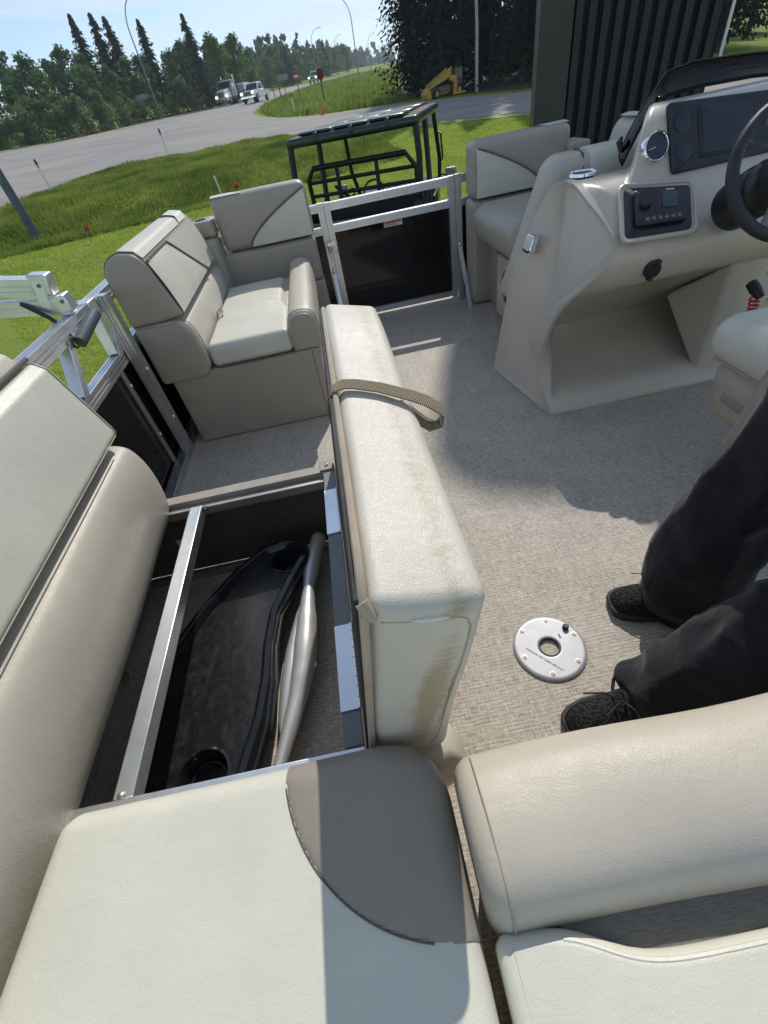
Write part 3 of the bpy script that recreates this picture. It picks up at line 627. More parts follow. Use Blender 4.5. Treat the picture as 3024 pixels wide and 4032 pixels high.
lid = obj('lid_cushion', cush(LLO, LHI, LR, (8, 46, 20), LP, lidwarp), 'stained_vinyl', Bn)
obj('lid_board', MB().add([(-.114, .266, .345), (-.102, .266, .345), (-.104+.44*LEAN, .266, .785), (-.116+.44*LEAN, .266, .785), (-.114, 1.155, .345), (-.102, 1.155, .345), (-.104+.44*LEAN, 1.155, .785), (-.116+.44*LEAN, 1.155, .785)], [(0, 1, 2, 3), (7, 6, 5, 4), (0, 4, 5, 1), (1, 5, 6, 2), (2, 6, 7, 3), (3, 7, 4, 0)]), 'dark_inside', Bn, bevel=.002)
def lx(z): return -.100+(z-.352)*LEAN
def lid_end(u, v_, off=0.0):     # point on the near end face of the lid
    p = Vector((LLO[0]+(LHI[0]-LLO[0])*u, LLO[1], LLO[2]+(LHI[2]-LLO[2])*v_)); a, c = 2*u-1, 2*v_-1
    p.y -= LP[1]*(1-a*a)*(1-c*c)+off; return tuple(lidwarp(p))
obj('piping', MB().tube([(lx(z)-.004, .258+(.014 if z > .77 else 0), z) for z in (.362, .42, .5, .58, .66, .73, .77, .785)]+[(lx(.79)-.003, .275+.87*k/24, .788+.004*math.sin((.275+.87*k/24)*7.5)) for k in range(1, 25)]+[(lx(.775), 1.16, .775)], .0055, 8), 'piping_tan', lid)
obj('end_seam', MB().tube([lid_end(u_, w_, -.0005) for u_, w_ in ((.10, .935), (.3, .935), (.5, .94), (.7, .94), (.82, .925), (.87, .89), (.875, .8), (.87, .7), (.865, .6), (.86, .5), (.85, .4), (.84, .3), (.82, .2), (.78, .12), (.70, .08))], .0014, 6), 'piping_tan', lid)
obj('torn_edge', MB().tube([lid_end(u_, .945, .001) for u_ in (.34, .42, .5, .58, .66)], [.001, .003, .003, .0028, .001], 6), 'piping_cream', lid)
obj('top_seam', MB().tube([tuple(lidwarp(Vector((LHI[0]-.012, .29+.84*k/20, LHI[2]-.003)))) for k in range(21)], .0013, 6), 'piping_tan', lid)
obj('pull_strap', strapmesh([(-.056, .715, .745), (-.050, .715, .780), (-.040, .716, .792), (-.020, .717, .7965), (.0, .715, .793), (.04, .702, .784), (.070, .686, .776), (.092, .672, .771), (.112, .657, .766), (.128, .640, .758), (.133, .628, .747), (.127, .622, .737), (.114, .626, .733), (.100, .640, .738), (.086, .657, .748), (.066, .676, .761)], .026, (0.25, 1, .15), .003), 'webbing', lid)
obj('corner_tuft', MB().lathe((lx(.775)-.004, .266, .782), (lx(.765)+.006, .252, .765), [(0, .008), (.6, .007), (1, .004)], 10), 'piping_tan', lid)
skp = fillet([(-.075, .335), (.035, .335), (.058, .27), (.045, .19), (.0, .175), (-.06, .225)], .03)
obj('lid_skirt', extr(skp, .225, .30, 'y', .02, shift=lambda p: p+Vector((.004*math.sin(p.z*90), .010*math.sin(p.x*60), .004*math.sin(p.y*80)))), 'beige_vinyl', Bn)
# lounging backrest of the bench
Bk = thing('bench_backrest', 'long cream and beige side backrest above the open storage bench', 'backrest', (-.76, .3, .33))
BROLL = chaikin([(-.88, .26), (-.72, .256), (-.645, .30), (-.620, .42), (-.624, .53), (-.662, .590), (-.86, .582), (-.88, .582)])
obj('lumbar_roll', extr(BROLL, -.75, 1.102, 'y', .022, mid=30, shift=lambda p: p+Vector((.003*math.sin(p.y*9+p.z*6), 0, 0))), 'beige_vinyl', Bk)
BPAD = fillet([(-.875, .600), (-.70, .597), (-.644, .612), (-.700, .808), (-.722, .826), (-.80, .835), (-.875, .80)], [.005, .02, .016, .02, .012, .02, .02])
obj('pad', extr(BPAD, -.75, 1.102, 'y', .016, mid=30), 'cream_vinyl', Bk)
outline(BPAD, 1.087, 'end_seam', Bk, .0022, 'piping_tan')
obj('pad_stitch', MB().tube([(-.6415, -.7+1.77*k/20, .617) for k in range(21)], .0016, 5), 'piping_tan', Bk)
obj('back_cap', extr(fillet([(-.888, .60), (-.880, .60), (-.735, .832), (-.755, .868), (-.84, .878), (-.90, .83)], [.0, .0, .01, .03, .03, .03]), -.75, 1.085, 'y', .02, mid=10), 'beige_vinyl', Bk)
obj('piping', MB().tube([(-.730, -.74+1.83*k/20, .838) for k in range(21)], .006, 8), 'piping_dark', Bk)

# table top and pedestal stored inside the bench
tp = thing('stowed_table', 'scuffed black teardrop table with cup recesses stored inside the open bench', 'table', (-.5, .6, .08))
OUT = [(-.255, .955), (-.262, 1.02), (-.325, 1.055), (-.41, 1.04), (-.50, .97), (-.60, .85), (-.675, .72), (-.715, .58), (-.715, .42), (-.68, .28), (-.58, .19), (-.47, .19), (-.425, .26), (-.410, .36), (-.378, .47), (-.364, .57), (-.362, .67), (-.348, .77), (-.302, .87)]
OUT = fillet(OUT, .08, 4)
def tz(x, y): return .105+.03*(x+.5)+.015*(y-.6)
def ringz(P, dz): return [(x, y, tz(x, y)+dz) for x, y in P]
b = MB(); b.loft([ringz(OUT, -.03), ringz(OUT, .014), ringz(inset_n(OUT, .008), .028), ringz(inset_n(OUT, .022), .030), ringz(inset_n(OUT, .032), .022), ringz(inset_n(OUT, .038), .008)], caps=False)
rim = obj('rim', b, 'black_gloss', tp)
inn = inset_n(OUT, .038)
def fillmesh(P, dz, holes=()):
    bm = bmesh.new(); loops = [[Vector((x, y, 0)) for x, y in P]]+[[Vector((hx+hr*math.cos(k*math.pi/12), hy+hr*math.sin(k*math.pi/12), 0)) for k in range(24)] for hx, hy, hr in holes]
    al = [v_ for l_ in loops for v_ in l_]; vs = [bm.verts.new((v_.x, v_.y, tz(v_.x, v_.y)+dz)) for v_ in al]
    for t_ in tessellate_polygon(loops):
        try: bm.faces.new([vs[i] for i in t_])
        except ValueError: pass
    return bm
HO = ((-.525, .375, .058), (-.335, .965, .046))
obj('surface', fillmesh(inn, .008, HO), 'scuffed_black', tp, smooth=False)
for hx, hy, hr in HO:
    z0 = tz(hx, hy)+.008
    obj('cup_recess', MB().lathe((hx, hy, z0-.05), (hx, hy, z0+.004), [(0, .001), (0, hr*.8), (.5, hr*.86), (.9, hr*.97), (1, hr*1.02), (.98, hr*1.12), (.93, hr*1.14)], 28, caps=False), 'black_gloss', tp)
    obj('step_ring', MB().tube([(hx+hr*.72*math.cos(k*math.pi/12), hy+hr*.72*math.sin(k*math.pi/12), z0-.035) for k in range(24)], .004, 6, closed=True), 'black_gloss', tp)
pl = thing('table_pedestal', 'tapered silver table pedestal lying beside the black table top', 'table leg', (-.29, .7, .05))
A, Bq = Vector((-.218, 1.062, .115)), Vector((-.372, .315, .055))
prf = [(0, .006), (.008, .020), (.03, .0245), (.20, .0245), (.25, .0195), (.29, .0175), (.35, .022), (.43, .029), (.53, .0325), (.62, .030), (.75, .0225), (.9, .0165), (1, .0135)]
dA = Bq-A; sA = dA.normalized().cross(Vector((0, 0, 1))).normalized(); pp_, rr_ = [], []
for k in range(61):
    t_ = k/60; q_ = max(i_ for i_ in range(len(prf)-1) if prf[i_][0] <= t_ or i_ == 0); f_ = min(1, max(0, (t_-prf[q_][0])/(prf[q_+1][0]-prf[q_][0]))); pp_.append(A+dA*t_+sA*(.014*math.sin(2.2*math.pi*t_+.3))); rr_.append(prf[q_][1]+(prf[q_+1][1]-prf[q_][1])*(f_*f_*(3-2*f_)))
obj('shaft', MB().tube(pp_, rr_, 28), 'silver_leg', pl)
d = (Bq-A).normalized(); sd = d.cross(Vector((0, 0, 1))).normalized()
obj('side_shell', MB().lathe(A+d*.24+sd*.030-Vector((0, 0, .018)), A+d*.62+sd*.024-Vector((0, 0, .018)), [(0, .002), (.15, .014), (.45, .024), (.7, .022), (.92, .012), (1, .003)], 20), 'silver_leg', pl)

# ------------------------------------------------------------------ aft seats
A1 = thing('aft_corner_seat', 'cream aft corner seat with rounded dark taupe corner panel below the open lid', 'boat seat', (-.3, -.1, 0))
obj('base', MB().box((-.60, -.7, .002), (-.03, .205, .338)), 'shaded_taupe_vinyl', A1, bevel=.02)
SL, SH = (-.572, -.70, .345), (.006, .246, .458)
def rc(p):   # round the front right corner in plan
    cx, cy, rr = -.085, .155, .091
    if p.x > cx and p.y > cy:
        d = Vector((p.x-cx, p.y-cy)); m_ = max(abs(d.x), abs(d.y)); 
        if d.length > 1e-6: k = m_/d.length; k = 1-(1-k)*.75; p.x = cx+d.x*k; p.y = cy+d.y*k
    if p.x < -.30 and p.y > 0: p.x += -.012*(1-min(1, (p.x+.57)/.27))*(1-p.y/.25)
    return p
obj('cushion', cush(SL, SH, .034, (24, 40, 5), (0, .0, .010), rc), 'cream_vinyl', A1)
CX, CY, RQ = .004, .243, .226
def keepq(f): return min(math.hypot(v_.co.x-CX, v_.co.y-CY) for v_ in f.verts) < RQ and f.calc_center_median().z > .36
bm = cush(tuple(q-.0022 for q in SL), tuple(q+.0022 for q in SH), .036, (90, 150, 6), (0, 0, .010), rc, keepq)
for v_ in bm.verts:
    d = Vector((v_.co.x-CX, v_.co.y-CY))
    if d.length > RQ: d = d.normalized()*RQ; v_.co.x = CX+d.x; v_.co.y = CY+d.y; v_.co.z -= .0022
for v_ in bm.verts:
    if v_.co.z > .44:
        q_ = min(1, math.hypot(v_.co.x-CX, v_.co.y-CY)/RQ); e_ = min(1, max(0, (.012+SH[0]-v_.co.x)/.05))*min(1, max(0, (.012+SH[1]-v_.co.y)/.05))
        v_.co.z += .011*(1-q_**5)*(.35+.65*e_)-.0012*q_**5
tq = obj('taupe_panel', bm, 'taupe_vinyl', A1)
obj('crease_seam', MB().tube([(CX-RQ*math.sin(R(2+86*k/40)), CY-RQ*math.cos(R(2+86*k/40)), .4595+.0085*max(0, 1-((CX-RQ*math.sin(R(2+86*k/40))+.283)/.289)**2)*max(0, 1-((CY-RQ*math.cos(R(2+86*k/40))+.227)/.473)**2)) for k in range(5, 38)], .0011, 6), 'piping_dark', tq)
A2 = thing('aft_bench_seat', 'cream aft bench seat with rounded beige front bolster nearest the camera', 'boat seat', (.5, -.1, 0))
obj('base', MB().box((.04, -.7, .002), (.98, .15, .338)), 'shaded_taupe_vinyl', A2, bevel=.02)
BO = chaikin([(.015, .35), (.10, .345), (.20, .345), (.214, .42), (.188, .49), (.10, .508), (.032, .490), (.010, .43)])
obj('bolster', extr([(y, z) for y, z in BO], .018, 1.0, 'x', .03, 6, mid=20, shift=lambda p: p+Vector((0, .003*math.sin(p.x*11), .0025*math.sin(p.x*17+p.y*20)))), 'beige_vinyl', A2)
obj('end_seam', MB().tube([(.046, y, z) for y, z in inset(BO, -.0010)[26:64]], .0013, 5), 'piping_tan', A2)
def scoop(p):
    if p.y > -.12: p.y -= .040/(1+math.exp(-(p.x-.135)/.022))*(1 if p.y > -.03 else (p.y+.12)/.09)
    return p
cq = obj('cushion', cush((.020, -.70, .345), (1.0, .020, .452), .016, (60, 30, 4), (0, 0, .008), scoop), 'cream_vinyl', A2)
PIP = [(.095+.9*k/60, .012-.040/(1+math.exp(-(.095+.9*k/60-.135)/.022))-.002, .4485) for k in range(61)]
obj('piping', MB().tube(PIP, .0038, 8), 'cream_vinyl', cq)
obj('side_stitch', MB().tube([(.0385, .006-.5*k/20, .4516) for k in range(21)], .0007, 5), 'piping_tan', cq)
obj('mesh_pocket', MB().box((.10, -.10, .40), (.98, .03, .428)), 'mesh_cloth', A2)

# ------------------------------------------------------------------ floor table socket
T = thing('table_socket', 'round silver table base plate screwed to the deck floor', 'floor plate', (.368, .549, 0))
CXp, CYp, RP = .366, .550, .0955
b = MB().lathe((CXp, CYp, .001), (CXp, CYp, .009), [(0, RP), (.35, RP), (.8, RP-.003), (.97, RP-.007), (1, RP-.010), (1, RP-.012), (1, .034), (1, .0315), (.95, .030), (.8, .0275), (0, .026)], 56, caps=False); plate = obj('plate', b, 'satin_disc', T)
obj('socket_rim', MB().lathe((CXp, CYp, .0012), (CXp, CYp, .0105), [(0, .024), (.9, .025), (1, .027), (.9, .0295), (.6, .030)], 40, caps=False), 'dark_steel', plate)
for k, (x, y) in enumerate(((.390, .633), (.309, .615), (.449, .571), (.424, .490), (.342, .470), (.286, .534))):
    x, y = CXp+(x-CXp)*.93, CYp+(y-CYp)*.93
    s_ = obj('screw', MB().lathe((x, y, .0085), (x, y, .0115), [(0, .0085), (.25, .0085), (.3, .006), (1, .0045)], 14), 'dull_aluminium', T)
    for a in (0, 90): obj('slot', MB().bar((x-.003*math.cos(R(a+20)), y-.003*math.sin(R(a+20)), .0118), (x+.003*math.cos(R(a+20)), y+.003*math.sin(R(a+20)), .0118), .0011, .0006), 'print_dark', s_, smooth=False)
obj('release_button', MB().lathe((.430, .593, .009), (.430, .593, .021), [(0, .0085), (.7, .0085), (1, .006)], 16), 'black_plastic', T)
obj('slot_mark', MB().box((.402, .567, .0092), (.4065, .580, .0098)), 'print_dark', T, smooth=False)
ang = math.atan2(.486-.553, .364-.307)
text_mesh('lettering', 'WARNING! FOR TABLE USE ONLY', .0070, 'spoke_grey', T, Matrix.Translation((.3365, .5175, .0094)) @ Matrix.Rotation(ang, 4, 'Z'))
tag(obj('grass_clipping', MB().tube([(.905, .882, .004), (.917, .878, .005), (.925, .872, .004)], .0028, 5), solidm('fresh_green', (.12, .5, .08), .5)), 'tiny bright green clipping on the floor by the dark trousers', 'clipping')

# ------------------------------------------------------------------ helm console
def quadplate(c00, c10, c11, c01, r, th, n=None):
    # rounded plate through four corners (bottom-left, bottom-right, top-right, top-left), standing th proud
    c00, c10, c11, c01 = map(Vector, (c00, c10, c11, c01)); W = ((c10-c00).length+(c11-c01).length)/2; Hh = ((c01-c00).length+(c11-c10).length)/2
    P = fillet([(0, 0), (W, 0), (W, Hh), (0, Hh)], r, 5); nn = ((c10-c00).cross(c01-c00)).normalized() if n is None else Vector(n)
    def mp_(p, k): u, v_ = p[0]/W, p[1]/Hh; return c00*(1-u)*(1-v_)+c10*u*(1-v_)+c11*u*v_+c01*(1-u)*v_+nn*k
    e = min(.003, th*.6); Q = inset(P, e)
    rings = [[tuple(mp_(p, -.004)) for p in P], [tuple(mp_(p, th-e)) for p in P], [tuple(mp_(p, th)) for p in Q]]
    b = MB(); b.loft(rings); return b, [mp_(p, th) for p in P]
K = thing('helm_console', 'beige moulded helm console with dark dash panels, steering wheel and tinted windscreen', 'console', (1.3, 1.9, 0))
def dens(pts, counts):
    out = []
    for (a, b2), c in zip(zip(pts[:-1], pts[1:]), counts):
        out += [(a[0]+(b2[0]-a[0])*k/c, a[1]+(b2[1]-a[1])*k/c) for k in range(c)]
    return out+[pts[-1]]
CNT = [4, 1, 3, 4, 4, 5, 2, 2, 4, 4, 4, 2, 6]
side = [(2.14, .002), (1.602, .002), (1.604, .03), (1.655, .10), (1.715, .19), (1.675, .33), (1.622, .492), (1.600, .54), (1.604, .622), (1.735, .722), (1.868, .797), (1.99, .800), (2.11, .798), (2.14, .002)]
rec = [(2.14, .002), (1.602, .002), (1.604, .03), (1.650, .075), (1.80, .095), (2.09, .20), (1.69, .470), (1.606, .492), (1.588, .615), (1.715, .722), (1.79, .785), (1.90, .800), (2.12, .800), (2.14, .002)]
pod = [(2.14, .002), (1.602, .002), (1.604, .03), (1.650, .075), (1.80, .095), (2.09, .20), (1.69, .470), (1.606, .492), (1.588, .615), (1.715, .722), (1.788, .775), (1.872, .982), (2.09, .990), (2.16, .002)]
pod[-2] = (2.10, .965)
S1, S2, S3 = dens(side, CNT), dens(rec, CNT), dens(pod, CNT)
def smooth_sec(P, it=2):
    P = list(P); m_ = len(P)
    for _ in range(it):
        Q = list(P)
        for i in range(6, m_-2): Q[i] = (P[i][0]*.5+(P[i-1][0]+P[i+1][0])*.25, P[i][1]*.5+(P[i-1][1]+P[i+1][1])*.25)
        P = Q
    return P
S1, S2, S3 = smooth_sec(S1), smooth_sec(S2, 2), smooth_sec(S3, 1)
XL = [(0, .747), (.24, .785), (.395, .808), (.50, .834), (.547, .850), (.68, .908), (.80, .962), (1.2, 1.14)]
def xleft(y, z):
    for (z0, x0), (z1, x1) in zip(XL[:-1], XL[1:]):
        if z <= z1: x = x0+(x1-x0)*max(0, z-z0)/(z1-z0); break
    x += .15*(2.15-y)*max(0, 1-z/.30)
    t_ = max(0, min(1, (1.88-y)/.28)); s_ = max(0, min(1, (z-.44)/.18)); x += .115*t_*t_*(3-2*t_)*s_*s_*(3-2*s_)
    return x
rings = []
for dx, ins in ((.016, .020), (.006, .010), (0, .0)) : rings.append([(xleft(*q)+.018-.0*dx-(.018 if ins == 0 else (.012 if ins == .01 else 0)), q[0], q[1]) for q in (inset(S1, ins) if ins else S1)])
rings = [[(x, y, max(z, .002)) for x, y, z in r_] for r_ in rings]
rings.append([(xleft(*q)+.026, q[0], q[1]) for q in S1])
def lerp2(A_, B_, t_): return [(a[0]+(b2[0]-a[0])*t_, a[1]+(b2[1]-a[1])*t_) for a, b2 in zip(A_, B_)]
rings.append([(xleft(*q)+.030, q[0], q[1]) for q in lerp2(S1, S2, .05)])
rings.append([(xleft(*q)+.040, q[0], q[1]) for q in lerp2(S1, S2, .75)]); rings.append([(xleft(*q)+.046, q[0], q[1]) for q in lerp2(S1, S2, .95)]); rings.append([(xleft(*q)+.056, q[0], q[1]) for q in S2])
def podx(x, q): return x+(.62*max(0, q[0]-1.79) if q[1] > .3 else 0)
for x, t_ in ((1.090, 0), (1.106, .05), (1.116, .45), (1.124, .85), (1.134, .97), (1.15, 1)): rings.append([(podx(x, q), q[0], q[1]) for q in lerp2(S2, S3, t_)])
for x in (1.38, 1.5, 1.7, 1.82): rings.append([(x, q[0], q[1]) for q in S3])
for _ in range(3):
    new = [list(r_) for r_ in rings]
    for i in range(3, 9):
        for k in range(8, len(S1)-14):
            w0 = Vector(rings[i][k]); a = (Vector(rings[i-1][k])+Vector(rings[i+1][k])+Vector(rings[i][k-1])+Vector(rings[i][k+1]))/4
            new[i][k] = tuple(w0.lerp(a, .45))
    rings = new
b = MB(); b.loft(rings); body = obj('body', b, 'gelcoat', K, angle=50)
cut = obj('cut', MB().cyl((1.048, 2.015, .735), (1.048, 2.015, .90), .0445, 40), 'gelcoat'); bo = body.modifiers.new('cup', 'BOOLEAN'); bo.object = cut; bo.solver = 'EXACT'
bpy.context.view_layer.update(); nm_ = bpy.data.meshes.new_from_object(body.evaluated_get(bpy.context.evaluated_depsgraph_get())); body.modifiers.clear(); body.data = nm_; nm_.set_sharp_from_angle(angle=R(50)); bpy.data.objects.remove(cut)
obj('footwell_wall', MB().add([(1.50, 1.63, .03), (1.82, 1.60, .02), (1.82, 1.92, .46), (1.46, 1.90, .30), (1.56, 1.70, .47), (1.82, 1.62, .48)], [(0, 3, 4), (0, 1, 5, 4), (3, 2, 5, 4), (1, 2, 5), (0, 3, 2, 1)]), 'gelcoat', K, smooth=False, bevel=.01)
# cup holder
obj('cup_holder', MB().lathe((1.048, 2.015, .735), (1.048, 2.015, .812), [(.93, .0415), (.97, .0425), (1, .047), (.97, .052), (.86, .0535)], 40, caps=False), 'chrome', K)
obj('cup_well', MB().lathe((1.048, 2.015, .737), (1.048, 2.015, .81), [(.02, .002), (.02, .038), (.85, .0405), (.95, .0415)], 40, caps=False), 'shaded_well_metal', K)  # cup interior darkened in colour as shaded, brassy tint for reflections
# radio pocket
bz, brd = quadplate((1.018, 1.617, .644), (1.278, 1.604, .634), (1.322, 1.748, .756), (1.064, 1.778, .782), .03, .006)
rz_ = obj('radio_bezel', bz, 'gelcoat', K)
rb, rp_ = quadplate((1.031, 1.624, .652), (1.266, 1.613, .643), (1.308, 1.738, .748), (1.077, 1.767, .774), .022, .010)
rad = obj('radio', rb, 'dash_panel', K)
obj('pocket_lip', MB().tube([tuple(p) for p in brd], .0065, 8, closed=True), 'gelcoat', rz_)
def onr(u, v_, k): # point on radio face
    a, b2, c2, d2 = map(Vector, ((1.031, 1.624, .652), (1.266, 1.613, .643), (1.308, 1.738, .748), (1.077, 1.767, .774))); nn = ((b2-a).cross(d2-a)).normalized()
    return a*(1-u)*(1-v_)+b2*u*(1-v_)+c2*u*v_+d2*(1-u)*v_+nn*k
def plate_on(name, fn, u0, v0, u1, v1, r, k, th, m, parent):
    q, _ = quadplate(fn(u0, v0, k), fn(u1, v0, k), fn(u1, v1, k), fn(u0, v1, k), r, th); return obj(name, q, m, parent)
fp = plate_on('face_plate', onr, .12, .16, .88, .86, .008, .020, .006, 'black_plastic', rad)
plate_on('display', onr, .52, .46, .74, .80, .004, .0275, .001, 'display_glass', fp); plate_on('maker_mark', onr, .58, .82, .70, .845, .001, .0275, .0006, 'white_plastic', fp)
obj('volume_knob', MB().lathe(onr(.27, .56, .024), onr(.27, .56, .042), [(0, .020), (.7, .019), (1, .015)], 24), 'black_plastic', fp)
for k in range(6): plate_on('button', onr, .26+.095*k, .22, .32+.095*k, .29, .002, .0265, .003, 'spoke_grey', fp)
# dash
DC = ((1.262, 1.790, .782), (1.640, 1.798, .785), (1.615, 1.862, .952), (1.239, 1.870, .974))
def ond(u, v_, k):
    a, b2, c2, d2 = map(Vector, DC); nn = ((b2-a).cross(d2-a)).normalized(); return a*(1-u)*(1-v_)+b2*u*(1-v_)+c2*u*v_+d2*(1-u)*v_+nn*k
da = plate_on('dash_panel', ond, 0, 0, 1, 1, .016, .004, .010, 'dash_panel', K)
db_ = plate_on('display_frame', ond, .27, .14, .80, .92, .012, .014, .004, 'black_plastic', da); plate_on('display_cover', ond, .295, .18, .775, .88, .010, .018, .003, 'dash_inset', db_)
for v_ in (.30, .72): obj('blank_cover', MB().lathe(ond(.12, v_, .013), ond(.12, v_, .0165), [(0, .030), (.7, .030), (1, .027)], 24), 'dash_inset', da)
nD = (ond(.5, .5, 1)-ond(.5, .5, 0)).normalized()
for cx, cy, cz, lab in ((1.200, 1.826, .866, 1), (1.655, 1.824, .860, 0)):
    p = Vector((cx, cy, cz))
    g = obj('gauge', MB().lathe(p-nD*.002, p+nD*.020, [(0, .047), (.5, .0475), (.85, .046), (1, .042), (.95, .0395), (.6, .039)], 36, caps=False), 'chrome', K)
    obj('gauge_face', MB().lathe(p+nD*.006, p+nD*.0125, [(0, .0395), (1, .0395)], 32), 'gauge_face', g)
    ux = Vector((1, 0, 0)); uy = nD.cross(ux)
    obj('needle', MB().bar(p+nD*.0135, p+nD*.0135-ux*.026-uy*.006, .0022, .0008, up=nD), 'white_plastic', g, smooth=False)
    for k in range(11):
        an = R(215-k*25); q = p+nD*.0131+(ux*math.cos(an)+uy*math.sin(an))*.033; obj('tick', MB().bar(q, q+(ux*math.cos(an)+uy*math.sin(an))*.004, .001, .0005, up=nD), 'spoke_grey', g, smooth=False)
# windscreen
WB = [(1.215, 2.03, .80), (1.235, 2.02, .86), (1.262, 2.015, .925), (1.30, 2.02, .968), (1.36, 2.035, .984), (1.5, 2.06, .987), (1.7, 2.07, .982), (1.85, 2.06, .97)]
WT = [(1.235, 2.10, .835), (1.258, 2.10, .885), (1.29, 2.10, .945), (1.335, 2.11, .99), (1.385, 2.125, 1.044), (1.5, 2.15, 1.056), (1.7, 2.16, 1.046), (1.9, 2.15, 1.03)]
def wsf(a, c):
    k = min(6, int(a*7)); f = a*7-k; p = Vector(WB[k]).lerp(Vector(WB[k+1]), f); q = Vector(WT[k]).lerp(Vector(WT[k+1]), f); r_ = p.lerp(q, c); r_.y += .015*math.sin(math.pi*c); return tuple(r_)
ws = obj('windscreen', quadpatch(wsf, 42, 8), 'tinted_acrylic', K, solid=.005)
obj('screen_edge', MB().tube([wsf(k/60, 1) for k in range(61)], .0035, 6), 'black_plastic', ws)
obj('screen_clip', MB().tube([(1.232, 2.085, .842), (1.226, 2.095, .868), (1.236, 2.10, .882)], [.008, .012, .006], 8), 'black_plastic', ws)
# side light, socket
pz = Vector((.868, 2.03, .59)); nS = Vector((-.968, 0, .25)).normalized(); uS = Vector((0, -1, 0)); vS = nS.cross(uS)
q, _ = quadplate(pz-uS*.038-vS*.034, pz+uS*.038-vS*.034, pz+uS*.038+vS*.034, pz-uS*.038+vS*.034, .014, .020, n=nS); lg = obj('courtesy_light', q, 'chrome', K)
q, _ = quadplate(pz-uS*.027-vS*.023, pz+uS*.027-vS*.023, pz+uS*.027+vS*.023, pz-uS*.027+vS*.023, .010, .0245, n=nS); obj('lens', q, 'white_plastic', lg)
sk = obj('power_socket', MB().lathe((1.142, 1.600, .545), (1.142, 1.578, .545), [(0, .030), (.4, .030), (1, .024)], 20), 'black_plastic', K)
obj('socket_tab', MB().bar((1.146, 1.583, .555), (1.156, 1.581, .578), .030, .010), 'black_plastic', sk, bevel=.004); obj('socket_tab', MB().bar((1.136, 1.583, .53), (1.128, 1.582, .512), .028, .010), 'black_plastic', sk, bevel=.004)
# steering wheel
WC = Vector((1.365, 1.385, .818)); wn_ = Vector((-.10, -.86, .50)).normalized(); wu = wn_.cross(Vector((0, 0, 1))).normalized(); wv_ = wn_.cross(wu)
if wv_.z < 0: wv_ = -wv_
WH = obj('steering_wheel', MB().tube([WC+(wu*math.cos(k*math.pi/24)+wv_*math.sin(k*math.pi/24))*.178 for k in range(48)], .0165, 12, closed=True), 'wheel_grip', K)
obj('hub', MB().lathe(WC-wn_*.005, WC+wn_*.03, [(0, .055), (.6, .055), (1, .04)], 28), 'wheel_grip', WH)
obj('column', MB().lathe(WC-wn_*.25, WC-wn_*.004, [(0, .075), (.45, .075), (.5, .066), (.62, .072), (.7, .062), (.82, .066), (.9, .05), (1, .045)], 28), 'black_plastic', WH)
for a in (180, 300, 60):
    dv = wu*math.cos(R(a))+wv_*math.sin(R(a)); tq_ = wn_.cross(dv)
    obj('spoke', MB().bar(WC+dv*.04+wn_*.012, WC+dv*.172, .060, .012, up=wn_, w1=.038), 'spoke_grey', WH, bevel=.006)
ky = thing('kill_switch_lanyard', 'red coiled kill switch lanyard hanging at the right of the helm', 'lanyard', (1.56, 1.5, .38))
obj('coil', MB().tube([(1.515+.016*math.cos(k*.9)+.0006*k, 1.50+.016*math.sin(k*.9), .40-.0022*k) for k in range(60)], .0035, 6), 'red_paint', ky); obj('key_cap', MB().lathe((1.535, 1.50, .40), (1.535, 1.56, .43), [(0, .014), (.5, .02), (1, .018)], 14), 'black_plastic', ky)

# ------------------------------------------------------------------ starboard bow lounge
Lg = thing('bow_lounge', 'beige right bow lounge seat with cream-panelled backrest behind the console', 'boat seat', (1.35, 2.7, 0))
obj('base', MB().box((1.045, 2.36, .002), (1.80, 3.22, .41)), 'shaded_taupe_vinyl', Lg, bevel=.015)
obj('cushion', cush((.905, 2.36, .41), (1.62, 3.06, .602), .085, (8, 8, 4), (.004, 0, .006)), 'shaded_taupe_vinyl', Lg)
obj('back_body', cush((.925, 3.07, .003), (1.52, 3.245, .598), .03, (8, 4, 8)), 'shaded_taupe_vinyl', Lg)
rp2 = obj('bow_pad', cush((.925, 3.06, .604), (1.50, 3.235, .876), .04, (14, 6, 10), (0, .008, .004)), 'shaded_taupe_vinyl', Lg)
def bowr(x, s, off=0): return (x, 3.06-off-.009*math.sin(math.pi*s)+.02*max(0, s-.85)/.15, .611+.25*s)
def xr(s): return 1.34-.385*s**1.6
cq2 = obj('cream_panel', quadpatch(lambda a, c: bowr(.945+(xr(c)-.945)*a, .01+.93*c, .007), 12, 14), 'cream_vinyl', rp2)
obj('piping', MB().tube([bowr(xr(k/12), .01+.93*k/12, .009) for k in range(13)], .005, 6), 'piping_dark', cq2)
obj('cream_cap', quadpatch(lambda a, c: (1.36+.13*a-.06*c*(1-a), 3.09+.12*c, .878+.006*math.sin(math.pi*c)), 6, 6), 'cream_vinyl', rp2)
obj('corner_cap', cush((1.47, 3.02, .70), (1.60, 3.22, .79), .02, (4, 4, 3)), 'shaded_taupe_vinyl', Lg)
sp2 = obj('side_pad', extr([(1.85-.0-(-.868-x)*-1-.0 if False else 1.0-x, z) for x, z in PAD], 2.36, 3.0, 'y', .02), 'beige_vinyl', Lg)
obj('cream_cap', quadpatch(lambda a, c: (1.72+.10*c, 2.40+.58*a, .866+.008*math.sin(math.pi*c)), 8, 6), 'cream_vinyl', sp2)
lb = obj('aft_back', cush((1.01, 2.185, .30), (1.80, 2.345, .850), .055, (10, 5, 8), (0, .006, 0), lambda p: Vector((p.x+(p.z-.85)*.36*max(0, (1.3-p.x)/.29) if p.x < 1.3 else p.x, p.y, p.z))), 'beige_vinyl', Lg)
